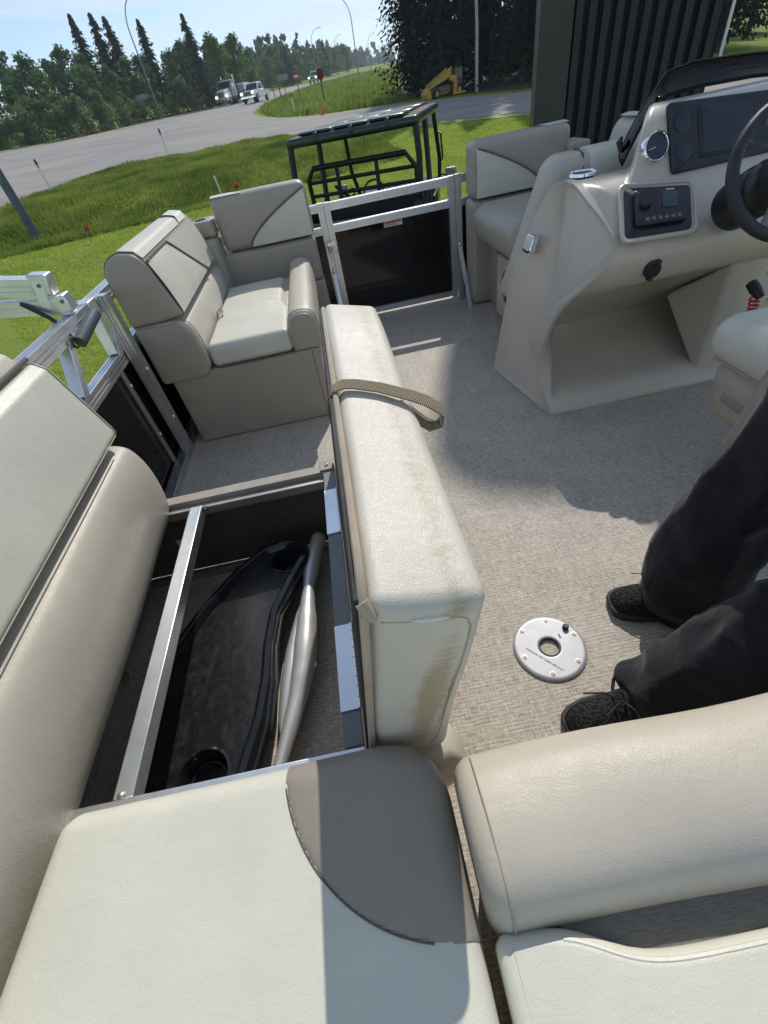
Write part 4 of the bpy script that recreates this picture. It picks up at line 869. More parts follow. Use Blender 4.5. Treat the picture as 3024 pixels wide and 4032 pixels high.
obj('cream_wrap', cush((1.135, 2.178, .70), (1.78, 2.352, .8535), .057, (8, 5, 5), (0, .006, 0)), 'cream_vinyl', lb)
obj('piping', MB().tube([(1.137, 2.2, .72), (1.137, 2.18, .78), (1.137, 2.205, .842), (1.137, 2.265, .857), (1.137, 2.325, .84)], .005, 6), 'piping_dark', lb)
pd = obj('speaker_pod', cush((.985, 2.50, .03), (1.05, 2.80, .37), .02, (3, 5, 5)), 'gelcoat', Lg)
spc = Vector((.985, 2.60, .235)); 
obj('speaker_ring', MB().tube([spc+Vector((-.006, .085*math.cos(k*math.pi/14), .105*math.sin(k*math.pi/14))) for k in range(28)], .014, 8, closed=True), 'gelcoat', pd)
cn_ = obj('speaker_cone', MB().lathe(spc+Vector((.0, 0, 0)), spc+Vector((-.006, 0, 0)), [(0, .082), (1, .080)], 28), 'black_plastic', pd)
for k in range(10): obj('grille_bar', MB().bar(spc+Vector((-.008, 0, 0)), spc+Vector((-.009, .078*math.cos(k*math.pi/5), .09*math.sin(k*math.pi/5))), .006, .004, up=(1, 0, 0)), 'spoke_grey', cn_, smooth=False)
obj('toe_recess', MB().box((1.02, 2.86, .28), (1.043, 2.92, .35)), 'gelcoat_shaded', Lg, bevel=.004)  # solid block, its darker colour stands for the shade of a hollow

# ------------------------------------------------------------------ helm chair
Hc = thing('helm_chair', 'cream and beige helm chair at the right edge behind the console', 'boat chair', (1.4, .95, 0))
obj('seat_cushion', cush((1.03, .74, .405), (1.64, 1.235, .55), .068, (8, 8, 4), (.0, .0, .008)), 'cream_vinyl', Hc)
obj('welt', MB().tube([(1.03+.02, 1.18-.4*k/8, .42) for k in range(9)], .004, 6), 'piping_tan', Hc)
shl = obj('seat_shell', cush((1.065, .77, .19), (1.60, 1.205, .42), .06, (6, 6, 5), (0, 0, 0), lambda p: Vector((1.34+(p.x-1.34)*(1+.75*min(0, p.z-.36)), .99+(p.y-.99)*(1+.5*min(0, p.z-.36)), p.z))), 'beige_vinyl', Hc)
obj('recess_shade', cush((1.072, .95, .285), (1.11, 1.13, .345), .015, (2, 4, 3)), 'gelcoat_shaded', shl)  # solid pad, coloured dark for the shade of the shell's pocket
obj('pedestal', MB().lathe((1.34, .99, .002), (1.34, .99, .24), [(0, .15), (.06, .15), (.12, .05), (1, .05)], 24), 'black_plastic', Hc)
obj('backrest', cush((1.12, .60, .52), (1.60, .74, 1.02), .06, (6, 4, 6), (0, .01, 0)), 'cream_vinyl', Hc)
for x in (1.09, 1.60): obj('armrest', cush((x-.03, .66, .66), (x+.03, 1.02, .71), .024, (3, 5, 3)), 'beige_vinyl', Hc)

Hc.location.x += .085; Hc.location.z -= .03

# ------------------------------------------------------------------ person standing at the right, feet towards the bench
Pn = thing('person', 'person in black trousers and black knit sneakers standing beside the floor plate', 'person', (.8, .46, 0))
nodes = {'pelvis': (.78, .43, .95, .15, .12), 'belly': (.79, .43, 1.10, .145, .11), 'chest': (.80, .43, 1.32, .165, .12), 'neck0': (.80, .43, 1.50, .065, .06), 'neck': (.79, .43, 1.56, .055, .055), 'head0': (.77, .43, 1.62, .075, .07), 'head': (.77, .43, 1.70, .09, .075), 'crown': (.78, .43, 1.77, .06, .055),
 'hipA': (.79, .52, .90, .085, .085), 'kneeA': (.785, .585, .50, .055, .055), 'calfA': (.775, .585, .36, .055, .05), 'ankA': (.775, .587, .10, .034, .032), 'toeA': (.70, .60, .045, .022, .02),
 'hipB': (.78, .34, .90, .085, .085), 'kneeB': (.745, .325, .46, .055, .055), 'calfB': (.71, .335, .34, .055, .05), 'ankB': (.555, .354, .105, .032, .03), 'toeB': (.48, .347, .045, .022, .02),
 'shA': (.81, .62, 1.43, .06, .06), 'elA': (.85, .68, 1.15, .042, .042), 'wrA': (.86, .74, .93, .03, .025), 'hnA': (.83, .74, .86, .035, .02), 'shB': (.81, .24, 1.43, .06, .06), 'elB': (.86, .18, 1.15, .042, .042), 'wrB': (.88, .20, .93, .03, .025), 'hnB': (.85, .20, .86, .035, .02)}
edges = [('pelvis', 'belly'), ('belly', 'chest'), ('chest', 'neck0'), ('neck0', 'neck'), ('neck', 'head0'), ('head0', 'head'), ('head', 'crown')]
for s_ in 'AB': edges += [('pelvis', 'hip'+s_), ('hip'+s_, 'knee'+s_), ('knee'+s_, 'calf'+s_), ('calf'+s_, 'ank'+s_), ('ank'+s_, 'toe'+s_), ('chest', 'sh'+s_), ('sh'+s_, 'el'+s_), ('el'+s_, 'wr'+s_), ('wr'+s_, 'hn'+s_)]
for s_, yy in (('A', .74), ('B', .20)):
    x0 = .83 if s_ == 'A' else .85
    for f_, (dx, ln) in enumerate(((-.028, .07), (-.010, .085), (.010, .08), (.026, .062))):
        nodes[f'f{s_}{f_}0'] = (x0+dx, yy, .835, .010, .009); nodes[f'f{s_}{f_}1'] = (x0+dx*1.1-.008, yy, .835-ln*.55, .009, .008); nodes[f'f{s_}{f_}2'] = (x0+dx*1.1-.022, yy, .835-ln, .008, .007)
        edges += [('hn'+s_, f'f{s_}{f_}0'), (f'f{s_}{f_}0', f'f{s_}{f_}1'), (f'f{s_}{f_}1', f'f{s_}{f_}2')]
    nodes['th'+s_] = (x0-.055, yy, .85, .010, .010); nodes['tt'+s_] = (x0-.075, yy, .815, .009, .009); edges += [('wr'+s_, 'th'+s_), ('th'+s_, 'tt'+s_)]
nk = list(nodes); me = bpy.data.meshes.new('body'); me.from_pydata([nodes[k][:3] for k in nk], [(nk.index(a), nk.index(b2)) for a, b2 in edges], []); me.materials.append(M['skin'])
pb = bpy.data.objects.new('body', me); COL.objects.link(pb); pb.parent = Pn; pb.matrix_parent_inverse = WORLD_ROOTS[Pn.name]
md = pb.modifiers.new('skin', 'SKIN'); md.use_smooth_shade = True
for i, k in enumerate(nk): sv = me.skin_vertices[0].data[i]; sv.radius = nodes[k][3:5]; sv.use_root = (k == 'pelvis')
pb.modifiers.new('sub', 'SUBSURF').render_levels = 1
def leg_rings(path, rads, fold):
    rings = []; n = 44; rnd = random.Random(fold); ph = [rnd.uniform(0, 6) for _ in range(8)]; N_ = 70; P_ = [Vector(p) for p in path]; m_ = len(P_)
    def cr(t_):
        k = min(m_-2, int(t_)); f = t_-k; a, b2, c2, d2 = P_[max(0, k-1)], P_[k], P_[k+1], P_[min(m_-1, k+2)]
        return .5*((2*b2)+(c2-a)*f+(2*a-5*b2+4*c2-d2)*f*f+(3*b2-a-3*c2+d2)*f**3), rads[k]+(rads[k+1]-rads[k])*f
    for i in range(N_+1):
        t_ = i/N_*(m_-1); p, r_ = cr(t_); d = (cr(min(m_-1.001, t_+.4))[0]-cr(max(0, t_-.4))[0]).normalized()
        if i < 8: d = d.lerp(Vector((0, 0, 1)), .5*(1-i/8)).normalized()
        u = d.cross(Vector((0, 1, 0))).normalized(); w = d.cross(u); ring = []; low = max(0, 1-i/N_*1.6)
        for j in range(n):
            a = j*2*math.pi/n
            dr = .007*math.sin(2*a+ph[0]+i*.06)+.002*math.sin(i*.30+2*a+ph[1])+low*.004*math.sin(3*a+i*.22+ph[3])+.003*math.sin(4*a-i*.16+ph[4])
            for q_, (c0, wd, A_, fr, sl) in enumerate(((5, 7, .012, .75, 1.8), (15, 9, .007, .6, -1.4), (36, 9, .008, .6, 1.9), (30, 25, .004, .33, -2.2))):
                e = math.exp(-((i-c0)/wd)**2); dr += A_*e*((1-abs(math.sin(.5*(i*fr+sl*math.sin(a+ph[q_])*1.6+ph[q_+2]))))**1.7-.3)
            dr += .013*((1-abs(math.sin(1.5*a+ph[5]+.035*i)))**2.2-.25)+.007*((1-abs(math.sin(2.5*a+ph[6]-.05*i)))**2.5-.2)
            if i < 5: dr += .004*(5-i)/5*math.sin(5*a+ph[5])
            ring.append(tuple(p+(u*math.cos(a)*1.04+w*math.sin(a)*.96)*(r_+dr)))
        rings.append(ring)
    return rings
tb = MB()
LA = [(.772, .578, .028), (.754, .584, .10), (.748, .585, .22), (.765, .583, .38), (.785, .583, .52), (.79, .55, .74), (.79, .51, .93)]
LB = [(.530, .352, .052), (.582, .349, .135), (.640, .341, .235), (.695, .334, .335), (.748, .328, .46), (.775, .335, .72), (.78, .35, .93)]
tb.loft(leg_rings(LA, [.104, .108, .101, .091, .090, .104, .115], 3)); tb.loft(leg_rings(LB, [.092, .095, .096, .095, .093, .104, .115], 5))
def ell(c, r_, n=16, m_=10):
    b = MB(); vs = [(c[0]+r_[0]*math.sin(math.pi*i/m_)*math.cos(2*math.pi*j/n), c[1]+r_[1]*math.sin(math.pi*i/m_)*math.sin(2*math.pi*j/n), c[2]+r_[2]*math.cos(math.pi*i/m_)) for i in range(m_+1) for j in range(n)]
    return b.add(vs, [(i*n+j, i*n+(j+1) % n, (i+1)*n+(j+1) % n, (i+1)*n+j) for i in range(m_) for j in range(n)])
e_ = ell((.785, .43, .97), (.155, .185, .14)); tb.add(e_.v, e_.f)
trs = obj('trousers', tb, 'trousers', Pn, angle=80)
for LG, rd_ in ((LA, .106), (LB, .096)):
    p = Vector(LG[0]); obj('hem', MB().tube([p+Vector((rd_*1.0*math.cos(k*math.pi/14), rd_*.93*math.sin(k*math.pi/14), .012+.10*rd_*math.cos(k*math.pi/14)*0)) for k in range(28)], .004, 6, closed=True), 'trousers', trs)
sh_ = MB(); 
for z0, ry, rx in (): pass
sh_.loft([[(.79+rx*math.cos(k*math.pi/12), .43+ry*math.sin(k*math.pi/12), z) for k in range(24)] for z, rx, ry in ((1.0, .165, .195), (1.1, .16, .185), (1.25, .165, .195), (1.38, .16, .215), (1.46, .12, .19), (1.52, .075, .09))])
obj('shirt', sh_, 'shirt', Pn, angle=80)
hr_ = ell((.785, .43, 1.735), (.105, .09, .085)); obj('hair', hr_, 'hair', Pn)
def shoe(toe, heel, seed):
    toe, heel = Vector(toe), Vector(heel); d = (heel-toe).normalized(); s_ = Vector((0, 0, 1)).cross(d); Ln = (heel-toe).length; rings = []; sole = []
    prof = [(.0, .014, .022), (.03, .030, .040), (.10, .043, .056), (.22, .050, .068), (.36, .050, .080), (.50, .046, .098), (.62, .043, .115), (.78, .040, .122), (.92, .036, .120), (.985, .026, .108), (1.0, .012, .07)]
    for t_, w, h_ in prof:
        c = toe+d*(t_*Ln); rings.append([tuple(c+s_*(w*math.cos(a)*(1 if abs(math.cos(a)) < .8 else .98))+Vector((0, 0, .016+(h_-.016)*max(0, math.sin(a)) ** .8 if math.sin(a) > 0 else .016))) for a in [k*2*math.pi/24 for k in range(24)]])
    for t_, w, h_ in prof: 
        c = toe+d*((t_-.5)*1.02+.5)*Ln; w2 = w+.005; sole.append([tuple(c+s_*x+Vector((0, 0, z))) for x, z in ((-w2, .002+.010*(t_ < .02)), (w2, .002+.010*(t_ < .02)), (w2+.002, .014), (w2, .026), (-w2, .026), (-w2-.002, .014))])
    up = MB(); up.loft(rings); so_ = MB(); so_.loft(sole); u_ = obj('shoe', up, 'shoe_knit', Pn, angle=80); obj('sole', so_, 'rubber', u_, bevel=.003)
    rnd = random.Random(seed); 
    for k in range(4):
        c = toe+d*(.36+.075*k)*Ln; z = .083+.010*k; obj('lace', MB().tube([c-s_*.030+Vector((0, 0, z-.012)), c-s_*.012+Vector((0, 0, z+.004)), c+s_*.012+d*.010+Vector((0, 0, z+.006)), c+s_*.030+d*.012+Vector((0, 0, z-.010))], .0028, 6), 'black_plastic', u_)
    c = toe+d*.42*Ln+Vector((0, 0, .100))
    for q in ((-.075, .035, .022), (-.055, -.025, .030), (.01, -.05, .02)): obj('lace', MB().tube([c, c+d*q[0]*.5+s_*q[1]*.6+Vector((0, 0, q[2])), c+d*q[0]+s_*q[1]+Vector((0, 0, q[2]*.5))], .0024, 6), 'black_plastic', u_)
shoe((.575, .632, 0), (.858, .570, 0), 1); shoe((.314, .338, 0), (.600, .358, 0), 2)

# ------------------------------------------------------------------ pylon
PY = thing('sign_pylon', 'tall black pylon with vertical ribbed cladding and smooth corner column', 'pylon', (4.85, 11.7, gz(4.85, 11.7)), math.atan2(-.3, .95), local=True)
TOPZ = 11.0-gz(4.85, 11.7)
def pyl(poly, y0, y1): b = MB(); b.loft([[(x, y, z) for x, z in poly] for y in (y0, y1)]); return b
col = [(0, -.3), (.60, -.3), (.60, TOPZ), (.34, TOPZ-.02), (.2, TOPZ-.12), (.09, TOPZ-.35), (.03, TOPZ-.7), (0, TOPZ-1.1)]
obj('corner_column', pyl(col, 0, .9), 'cladding_smooth', PY, smooth=False, bevel=.02)
obj('core', MB().box((.602, .10, -.3), (3.20, .86, TOPZ)), 'cladding_gap', PY, smooth=False)
hz0 = 7.6-gz(4.85, 11.7); hz1 = 11.28-gz(4.85, 11.7)
obj('unseen_shadow_sign', pyl(fillet([(-.70, hz0), (4.2, hz0), (4.2, hz1), (-.70, hz1)], [.15, .15, .45, .45], 6), .901, 1.5), 'cladding_smooth', PY, smooth=False)  # out of view, added and shaped so its shadow falls on the deck
for k in range(11):
    x0 = .625+.235*k; obj('rib', MB().add([(x0, .099, -.3), (x0+.165, .099, -.3), (x0+.145, .03, -.3), (x0+.02, .03, -.3), (x0, .099, TOPZ-.02), (x0+.165, .099, TOPZ-.02), (x0+.145, .03, TOPZ-.02), (x0+.02, .03, TOPZ-.02)], [(3, 2, 1, 0), (4, 5, 6, 7), (0, 1, 5, 4), (1, 2, 6, 5), (2, 3, 7, 6), (3, 0, 4, 7)]), 'cladding_rib', PY, smooth=False)

# ------------------------------------------------------------------ utility vehicle in front of the gate
hd = math.atan2(.95, .32)-math.pi/2
ux, uy = .95, 7.67
U = thing('utility_vehicle', 'green-roofed side-by-side utility vehicle parked on the lawn beyond the gate', 'utility vehicle', (ux, uy, gz(ux, uy)+.02), hd, local=True)
# local frame: x right, y forward, z up; roof spans y -1.29..1.29, x -.78...78, top about 1.95
def uo(n, b, m, p=None, **k): return obj(n, b, m, p or U, **k)
rf = cush((-.78, -1.29, 1.86), (.78, 1.29, 1.95), .04, (10, 14, 3), (0, 0, .03)); roof = uo('roof', rf, 'utv_green')
for x0 in (-.62, -.20, .22):
    for y0, y1 in ((-1.24, -.62), (-.50, .35), (.47, 1.18)): obj('roof_panel', MB().box((x0, y0, 1.955), (x0+.40, y1, 1.985)), 'utv_green', roof, bevel=.02)
for x in (-.40, .02, .44): obj('roof_clip', MB().box((x-.022, -1.302, 1.90), (x+.022, -1.20, 1.972)), 'utv_green', roof, bevel=.010)
for sx_ in (-1, 1):
    for nm, pts, r_ in (('rear_post', [(sx_*.74, -1.24, 1.88), (sx_*.76, -1.27, 1.6), (sx_*.72, -1.2, .95), (sx_*.68, -1.1, .72)], .036), ('mid_post', [(sx_*.72, -.15, 1.88), (sx_*.74, -.2, 1.3), (sx_*.72, -.28, .72)], .036), ('front_post', [(sx_*.70, 1.2, 1.88), (sx_*.74, 1.45, 1.3), (sx_*.70, 1.68, .92)], .032)):
        uo(nm, MB().tube(pts, r_, 10), 'utv_dark')
    uo('side_brace', MB().tube([(sx_*.73, -.2, 1.30), (sx_*.70, -.95, .78)], .022, 8), 'utv_dark')
    uo('door_net_bar', MB().tube([(sx_*.73, .3, .95), (sx_*.74, 1.4, 1.0)], .02, 8), 'utv_dark')
hnd = uo('grab_handle', MB().tube([(.745, 1.30, 1.62), (.79, 1.27, 1.6), (.80, 1.34, 1.30), (.77, 1.43, 1.26)], .014, 8), 'utv_dark')
# headache rack at the back of the cab
RK = uo('rear_rack', MB().tube([(-.68, -.98, 1.10), (-.69, -1.0, 1.52), (-.60, -1.0, 1.63), (.56, -1.0, 1.63), (.68, -1.0, 1.48), (.68, -.98, 1.10)], .030, 8), 'utv_dark')
for z in (1.22, 1.35, 1.49): obj('rack_bar', MB().tube([(-.68, -1.0, z), (.67, -1.0, z)], .021, 8), 'utv_dark', RK)
for x in (-.30, .20): obj('rack_upright', MB().tube([(x, -1.0, 1.10), (x, -1.0, 1.63)], .026, 8), 'utv_dark', RK)
obj('rack_brace', MB().tube([(-.36, -.98, 1.42), (-.05, -.5, 1.0)], .02, 8), 'utv_dark', RK); obj('rack_brace', MB().tube([(.30, -.98, 1.3), (.45, -.5, 1.0)], .02, 8), 'utv_dark', RK)
uo('cargo_bed', MB().add([(-.72, -2.05, .62), (.72, -2.05, .62), (.72, -1.04, .62), (-.72, -1.04, .62), (-.75, -2.08, 1.2), (.75, -2.08, 1.2), (.75, -1.02, 1.2), (-.75, -1.02, 1.2), (-.66, -2.0, .95), (.66, -2.0, .95), (.66, -1.08, .95), (-.66, -1.08, .95), (-.69, -2.02, 1.2), (.69, -2.02, 1.2), (.69, -1.07, 1.2), (-.69, -1.07, 1.2)],
  [(0, 3, 2, 1), (0, 1, 5, 4), (1, 2, 6, 5), (2, 3, 7, 6), (3, 0, 4, 7), (8, 9, 10, 11), (8, 12, 13, 9), (9, 13, 14, 10), (10, 14, 15, 11), (11, 15, 12, 8), (4, 5, 13, 12), (5, 6, 14, 13), (6, 7, 15, 14), (7, 4, 12, 15)]), 'utv_dark', smooth=False)
uo('bed_rim', MB().tube([(-.73, -2.06, 1.215), (.73, -2.06, 1.215), (.73, -1.04, 1.215), (-.73, -1.04, 1.215)], .022, 8, closed=True), 'utv_green')
uo('cross_tube', MB().tube([(-.70, -.30, 1.12), (.70, -.30, 1.12)], .03, 8), 'utv_dark'); uo('jerry_can', cush((.18, -1.0+.05, 1.0), (.42, -.80, 1.28), .03, (3, 3, 3)), 'utv_dark')
uo('chassis', MB().box((-.62, -1.7, .30), (.62, 1.9, .52)), 'utv_dark', bevel=.03); uo('floor_tub', MB().box((-.70, -.95, .48), (.70, 1.6, .60)), 'utv_dark', bevel=.03)
for y in (-.78, .22):
    st = uo('bench_seat', cush((-.62, y, .60), (.62, y+.45, .76), .05, (6, 4, 3)), 'utv_seat'); obj('seat_back', cush((-.62, y-.10, .72), (.62, y+.04, 1.14), .05, (6, 3, 4)), 'utv_seat', st)
uo('hood', cush((-.66, 1.62, .60), (.66, 2.15, .98), .08, (6, 5, 4), (0, 0, .02)), 'utv_green'); uo('dashboard', cush((-.66, 1.38, .78), (.66, 1.64, .98), .05, (6, 4, 3)), 'utv_dark')
swl = uo('steering_wheel', MB().tube([(-.35+.17*math.cos(k*math.pi/10), 1.18+.08*math.sin(k*math.pi/10), 1.02+.15*math.sin(k*math.pi/10)) for k in range(20)], .016, 6, closed=True), 'utv_dark')
for sx_ in (-1, 1):
    mr = uo('mirror', cush((sx_*.92-.09, 1.28, .98), (sx_*.92+.09, 1.36, 1.16), .03, (3, 3, 3)), 'grey_metal'); obj('mirror_arm', MB().tube([(sx_*.74, 1.42, 1.08), (sx_*.86, 1.34, 1.07)], .014, 6), 'utv_dark', mr)
    for y in (-1.35, 1.75):
        w = uo('wheel', MB().lathe((sx_*.58, y, .33), (sx_*.80, y, .33), [(0, .24), (.1, .33), (.9, .33), (1, .24)], 24), 'tyre'); obj('rim', MB().cyl((sx_*.795, y, .33), (sx_*.815, y, .33), .17, 16), 'grey_metal', w)
    obj('fender', MB().tube([(sx_*.72, -1.75, .52), (sx_*.74, -1.6, .74), (sx_*.74, -1.1, .74), (sx_*.72, -.95, .52)], .05, 8), 'utv_green', U)
uo('tailgate_bar', MB().tube([(.50, -2.0, .42), (.62, -2.0, .90)], .018, 8), 'bright_aluminium')

# ------------------------------------------------------------------ trees and shrubs
def spruce_mesh(seed, h=10, spread=.17, levels=36, br=12, cards=6, size=.46, lean=0, low=.05):
    rnd = random.Random(seed); vs = []; fs = []
    for i in range(levels):
        t_ = i/(levels-1); z = h*(low+(1-low)*t_**.92); Rr = h*spread*(1-t_)**.85*(rnd.uniform(.72, 1.15))+.12
        nb = max(4, int(br*(1-.5*t_)))
        for k in range(nb):
            a = rnd.uniform(0, 6.283); L_ = Rr*rnd.uniform(.65, 1.12)
            for c in range(cards):
                f = (c+rnd.random())/cards; r_ = L_*f; zz = z-.28*r_*f+.10*L_*f**2+rnd.uniform(-.1, .1); s_ = size*rnd.uniform(.6, 1.25)*(1.1-.45*f)
                cx, cy = r_*math.cos(a), r_*math.sin(a); a2 = a+rnd.uniform(-.9, .9); dx, dy = math.cos(a2)*s_, math.sin(a2)*s_; px, py = -math.sin(a2)*s_*.45, math.cos(a2)*s_*.45; n = len(vs)
                vs += [(cx-px, cy-py, zz), (cx+dx*.6, cy+dy*.6, zz-s_*rnd.uniform(.2, .6)), (cx+px, cy+py, zz+rnd.uniform(-.08, .08)), (cx-dx*.3, cy-dy*.3, zz+s_*.35)]; fs.append((n, n+1, n+2, n+3))
    vs += [(-.05, 0, h*.96), (.05, 0, h*.96), (0, 0, h*1.02)]; fs.append((len(vs)-3, len(vs)-2, len(vs)-1))
    me = bpy.data.meshes.new('crown'); me.from_pydata(vs, [], fs); return me
def leaf_mesh(seed, h=8, w=3.2, lobes=26, per=75, size=.26, base_=.14):
    rnd = random.Random(seed); vs = []; fs = []
    for i in range(lobes):
        t_ = rnd.random()**.85; z = h*(base_+(1-base_-.05)*t_); rad = w*.5*math.sin(math.pi*min(.97, .10+.86*t_))**.75*rnd.uniform(.15, 1.0); a = rnd.uniform(0, 6.283)
        cx, cy = rad*math.cos(a), rad*math.sin(a); rl = w*rnd.uniform(.13, .25)*(1.1-.5*t_)
        for k in range(per):
            d = Vector((rnd.gauss(0, 1), rnd.gauss(0, 1), rnd.gauss(0, 1.15))).normalized()*rl*rnd.random()**.45; s_ = size*rnd.uniform(.5, 1.2)
            u = Vector((rnd.gauss(0, 1), rnd.gauss(0, 1), rnd.gauss(0, .7))).normalized()*s_; v_ = u.cross(Vector((rnd.gauss(0, 1), rnd.gauss(0, 1), rnd.gauss(0, 1)))).normalized()*s_*.6
            c = Vector((cx, cy, z))+d; n = len(vs); vs += [tuple(c-u*.6), tuple(c+v_*.6), tuple(c+u*.6), tuple(c-v_*.6)]; fs.append((n, n+1, n+2, n+3))
    me = bpy.data.meshes.new('crown'); me.from_pydata(vs, [], fs); return me
def trunk_mesh(h, r_, seed, limbs=5, top=.95):
    rnd = random.Random(seed); b = MB(); b.tube([(rnd.uniform(-.05, .05)*h*.1*(k > 0), rnd.uniform(-.05, .05)*h*.1*(k > 0), -.3+(h*top+.3)*k/5) for k in range(6)], [r_*(1.15-k*.2) for k in range(6)], 8)
    for k in range(limbs):
        z = h*rnd.uniform(.25, .7); a = rnd.uniform(0, 6.28); l_ = h*.18; b.tube([(0, 0, z), (math.cos(a)*l_*.5, math.sin(a)*l_*.5, z+l_*.4), (math.cos(a)*l_, math.sin(a)*l_, z+l_*.9)], [r_*.35, r_*.22, r_*.08], 6)
    me = bpy.data.meshes.new('trunk'); me.from_pydata(b.v, [], b.f); return me
def prep(me, m): me.materials.clear(); me.materials.append(M[m]); return me
LIB = {'spruce': [(prep(spruce_mesh(s_, 10, .25+.02*s_), 'spruce_needles'), prep(trunk_mesh(10, .13, s_, 0), 'bark')) for s_ in range(3)],
       'pine': [(prep(spruce_mesh(20+s_, 20, .17, 66, 15, 12, .34, low=.04), 'dark_needles'), prep(trunk_mesh(20, .22, 20+s_, 3), 'bark')) for s_ in range(3)],
       'aspen': [(prep(leaf_mesh(30+s_, 8, 4.4, 42, 62, .36, .08), 'aspen_leaves'), prep(trunk_mesh(8, .10, 30+s_), 'birch_bark' if s_ == 1 else 'bark')) for s_ in range(4)],
       'willow': [(prep(leaf_mesh(50+s_, 3.0, 3.6, 20, 80, .22, .02), 'willow_leaves'), prep(trunk_mesh(3, .05, 50+s_), 'bark')) for s_ in range(3)]}
HN = {'spruce': 10, 'pine': 20, 'aspen': 8, 'willow': 3}
NAMES = {'spruce': 'spruce_tree', 'pine': 'pine_tree', 'aspen': 'aspen_tree', 'willow': 'willow_shrub'}
tcount = [0]
def tree(kind, x, y, h, label, group=None, w=1.0, cat='tree'):
    cr_, tk = LIB[kind][tcount[0] % len(LIB[kind])]; tcount[0] += 1; s_ = h/HN[kind]
    o = bpy.data.objects.new(NAMES[kind], None); COL.objects.link(o); o.location = (x, y, gz(x, y)); o.rotation_euler = (0, 0, random.uniform(0, 6.28)); o.scale = (s_*w, s_*w, s_)
    tag(o, label, cat, group)
    for nm, me in (('trunk', tk), ('crown', cr_)): c = bpy.data.objects.new(nm, me); COL.objects.link(c); c.parent = o
    return o
SPL = ['tall dark spruce, leftmost of the spruce spires across the road', 'tall dark spruce, second spire from the left across the road', 'tall dark spruce, third spire from the left across the road', 'dark spruce right behind the curved lamp post across the road', 'dark pointed spruce nearest the oncoming heavy truck']
for (x, y, h), lb_ in zip([(-30.0, 104, 11.6), (-27.1, 104, 11.4), (-25.3, 104, 10.9), (-20.6, 104, 10.2), (-13.9, 104, 10.0)], SPL): tree('spruce', x, y, h*1.06, lb_, 'spruces across the road', 1.2)
DEC = [(-43, 92, 6.2), (-39.5, 95, 9.2), (-36.3, 96, 8.5), (-34.8, 94, 7.0), (-33.3, 98, 7.2), (-31.3, 96, 8.5), (-30.3, 100, 8.0), (-28, 93, 6.6), (-25.2, 93, 6.0), (-23.6, 98, 6.6), (-22.0, 101, 6.9), (-18.4, 108, 7.4), (-16.8, 110, 7.9), (-15.2, 112, 8.1), (-11.8, 116, 8.6), (-10.4, 122, 6.6), (-9.0, 124, 8.4), (-7.0, 128, 6.6), (-46, 90, 6.5), (-50, 92, 7.5), (-41, 99, 7.5), (-26, 108, 7.5), (-38, 90, 5.5), (-33, 106, 7.4), (-37, 106, 8), (-29, 110, 7.8), (-23, 110, 7.2), (-20, 113, 7.4), (-18, 118, 7.8), (-14, 124, 8), (-12, 130, 8), (-42, 104, 8), (-47, 100, 7)]
for x, y, h in DEC: tree('aspen', x, y, h*1.08, 'leafy green aspen in the row of trees across the road', 'aspens across the road')
for k in range(20):
    x = -44+k*1.75+random.uniform(-.5, .5); y = 78.5 if x < -26 else 80+(x+26)*2.0; tree('willow', x-1.6, y+4.0, random.uniform(2.4, 4.6), 'low willow shrub along the far edge of the road', 'willow shrubs at the road edge', 1.15, 'shrub')
FAR = [(-13.7, 178, 10.3), (-10.8, 172, 7.2), (-6.6, 176, 7.0), (-3.3, 180, 8.6), (.7, 186, 8.2), (3.8, 196, 7.2), (6.7, 205, 7.0), (-17, 150, 7.4), (-14, 146, 6.4), (-9, 158, 6.6), (-5, 168, 6.8), (10, 224, 8), (15.2, 238, 9.8), (13, 232, 7), (20, 252, 8), (25, 262, 8.5), (-1, 182, 6.8), (2.4, 190, 7)]
for i, (x, y, h) in enumerate(FAR): tree('spruce' if i % 4 == 0 else 'aspen', x, y, h, 'distant tree in the wood along the left of the far road', 'trees along the far road', 1.35)
# far wood as one mass
rnd = random.Random(5); vs, fs = [], []
def clump(x, y, h, w, n_, s_):
    z0 = gz(x, y)
    for _ in range(n_):
        t_ = rnd.random(); rr = w*(1-t_*.8)*rnd.uniform(.1, 1); a = rnd.uniform(0, 6.28); c = Vector((x+rr*math.cos(a), y+rr*math.sin(a), z0+h*t_)); u = Vector((rnd.gauss(0, 1), rnd.gauss(0, .6), rnd.gauss(0, 1))).normalized()*s_; v_ = Vector((rnd.gauss(0, .6), rnd.gauss(0, .6), 1)).normalized()*s_
        n = len(vs); vs.extend([tuple(c-u), tuple(c+v_*1.3), tuple(c+u), tuple(c-v_*.7)]); fs.append((n, n+1, n+2, n+3))
for k in range(330):
    y = rnd.uniform(200, 640); x = rnd.uniform(-.28, .0)*y if rnd.random() < .45 else -3+(y-158)*.22-rnd.uniform(4, 26)-(y-158)*.02
    if y < 300 and x < -30: x *= .6
    clump(x, y, rnd.uniform(7, 12), 3.2, 34, .75+.0012*y)
for k in range(260): y = rnd.uniform(560, 900); x = rnd.uniform(-.35, .3)*y; clump(x, y, rnd.uniform(9, 16), 8, 22, 2.2)
for k in range(70): y = rnd.uniform(330, 560); x = 22+.235*y+rnd.uniform(4, 40); clump(x, y, rnd.uniform(8, 13), 4, 34, 1.2)
me = bpy.data.meshes.new('far_wood'); me.from_pydata(vs, [], fs); me.materials.append(M['far_leaves']); o = bpy.data.objects.new('far_wood', me); COL.objects.link(o); tag(o, 'hazy far-off wood along the horizon beyond the road', 'wood', kind='stuff')
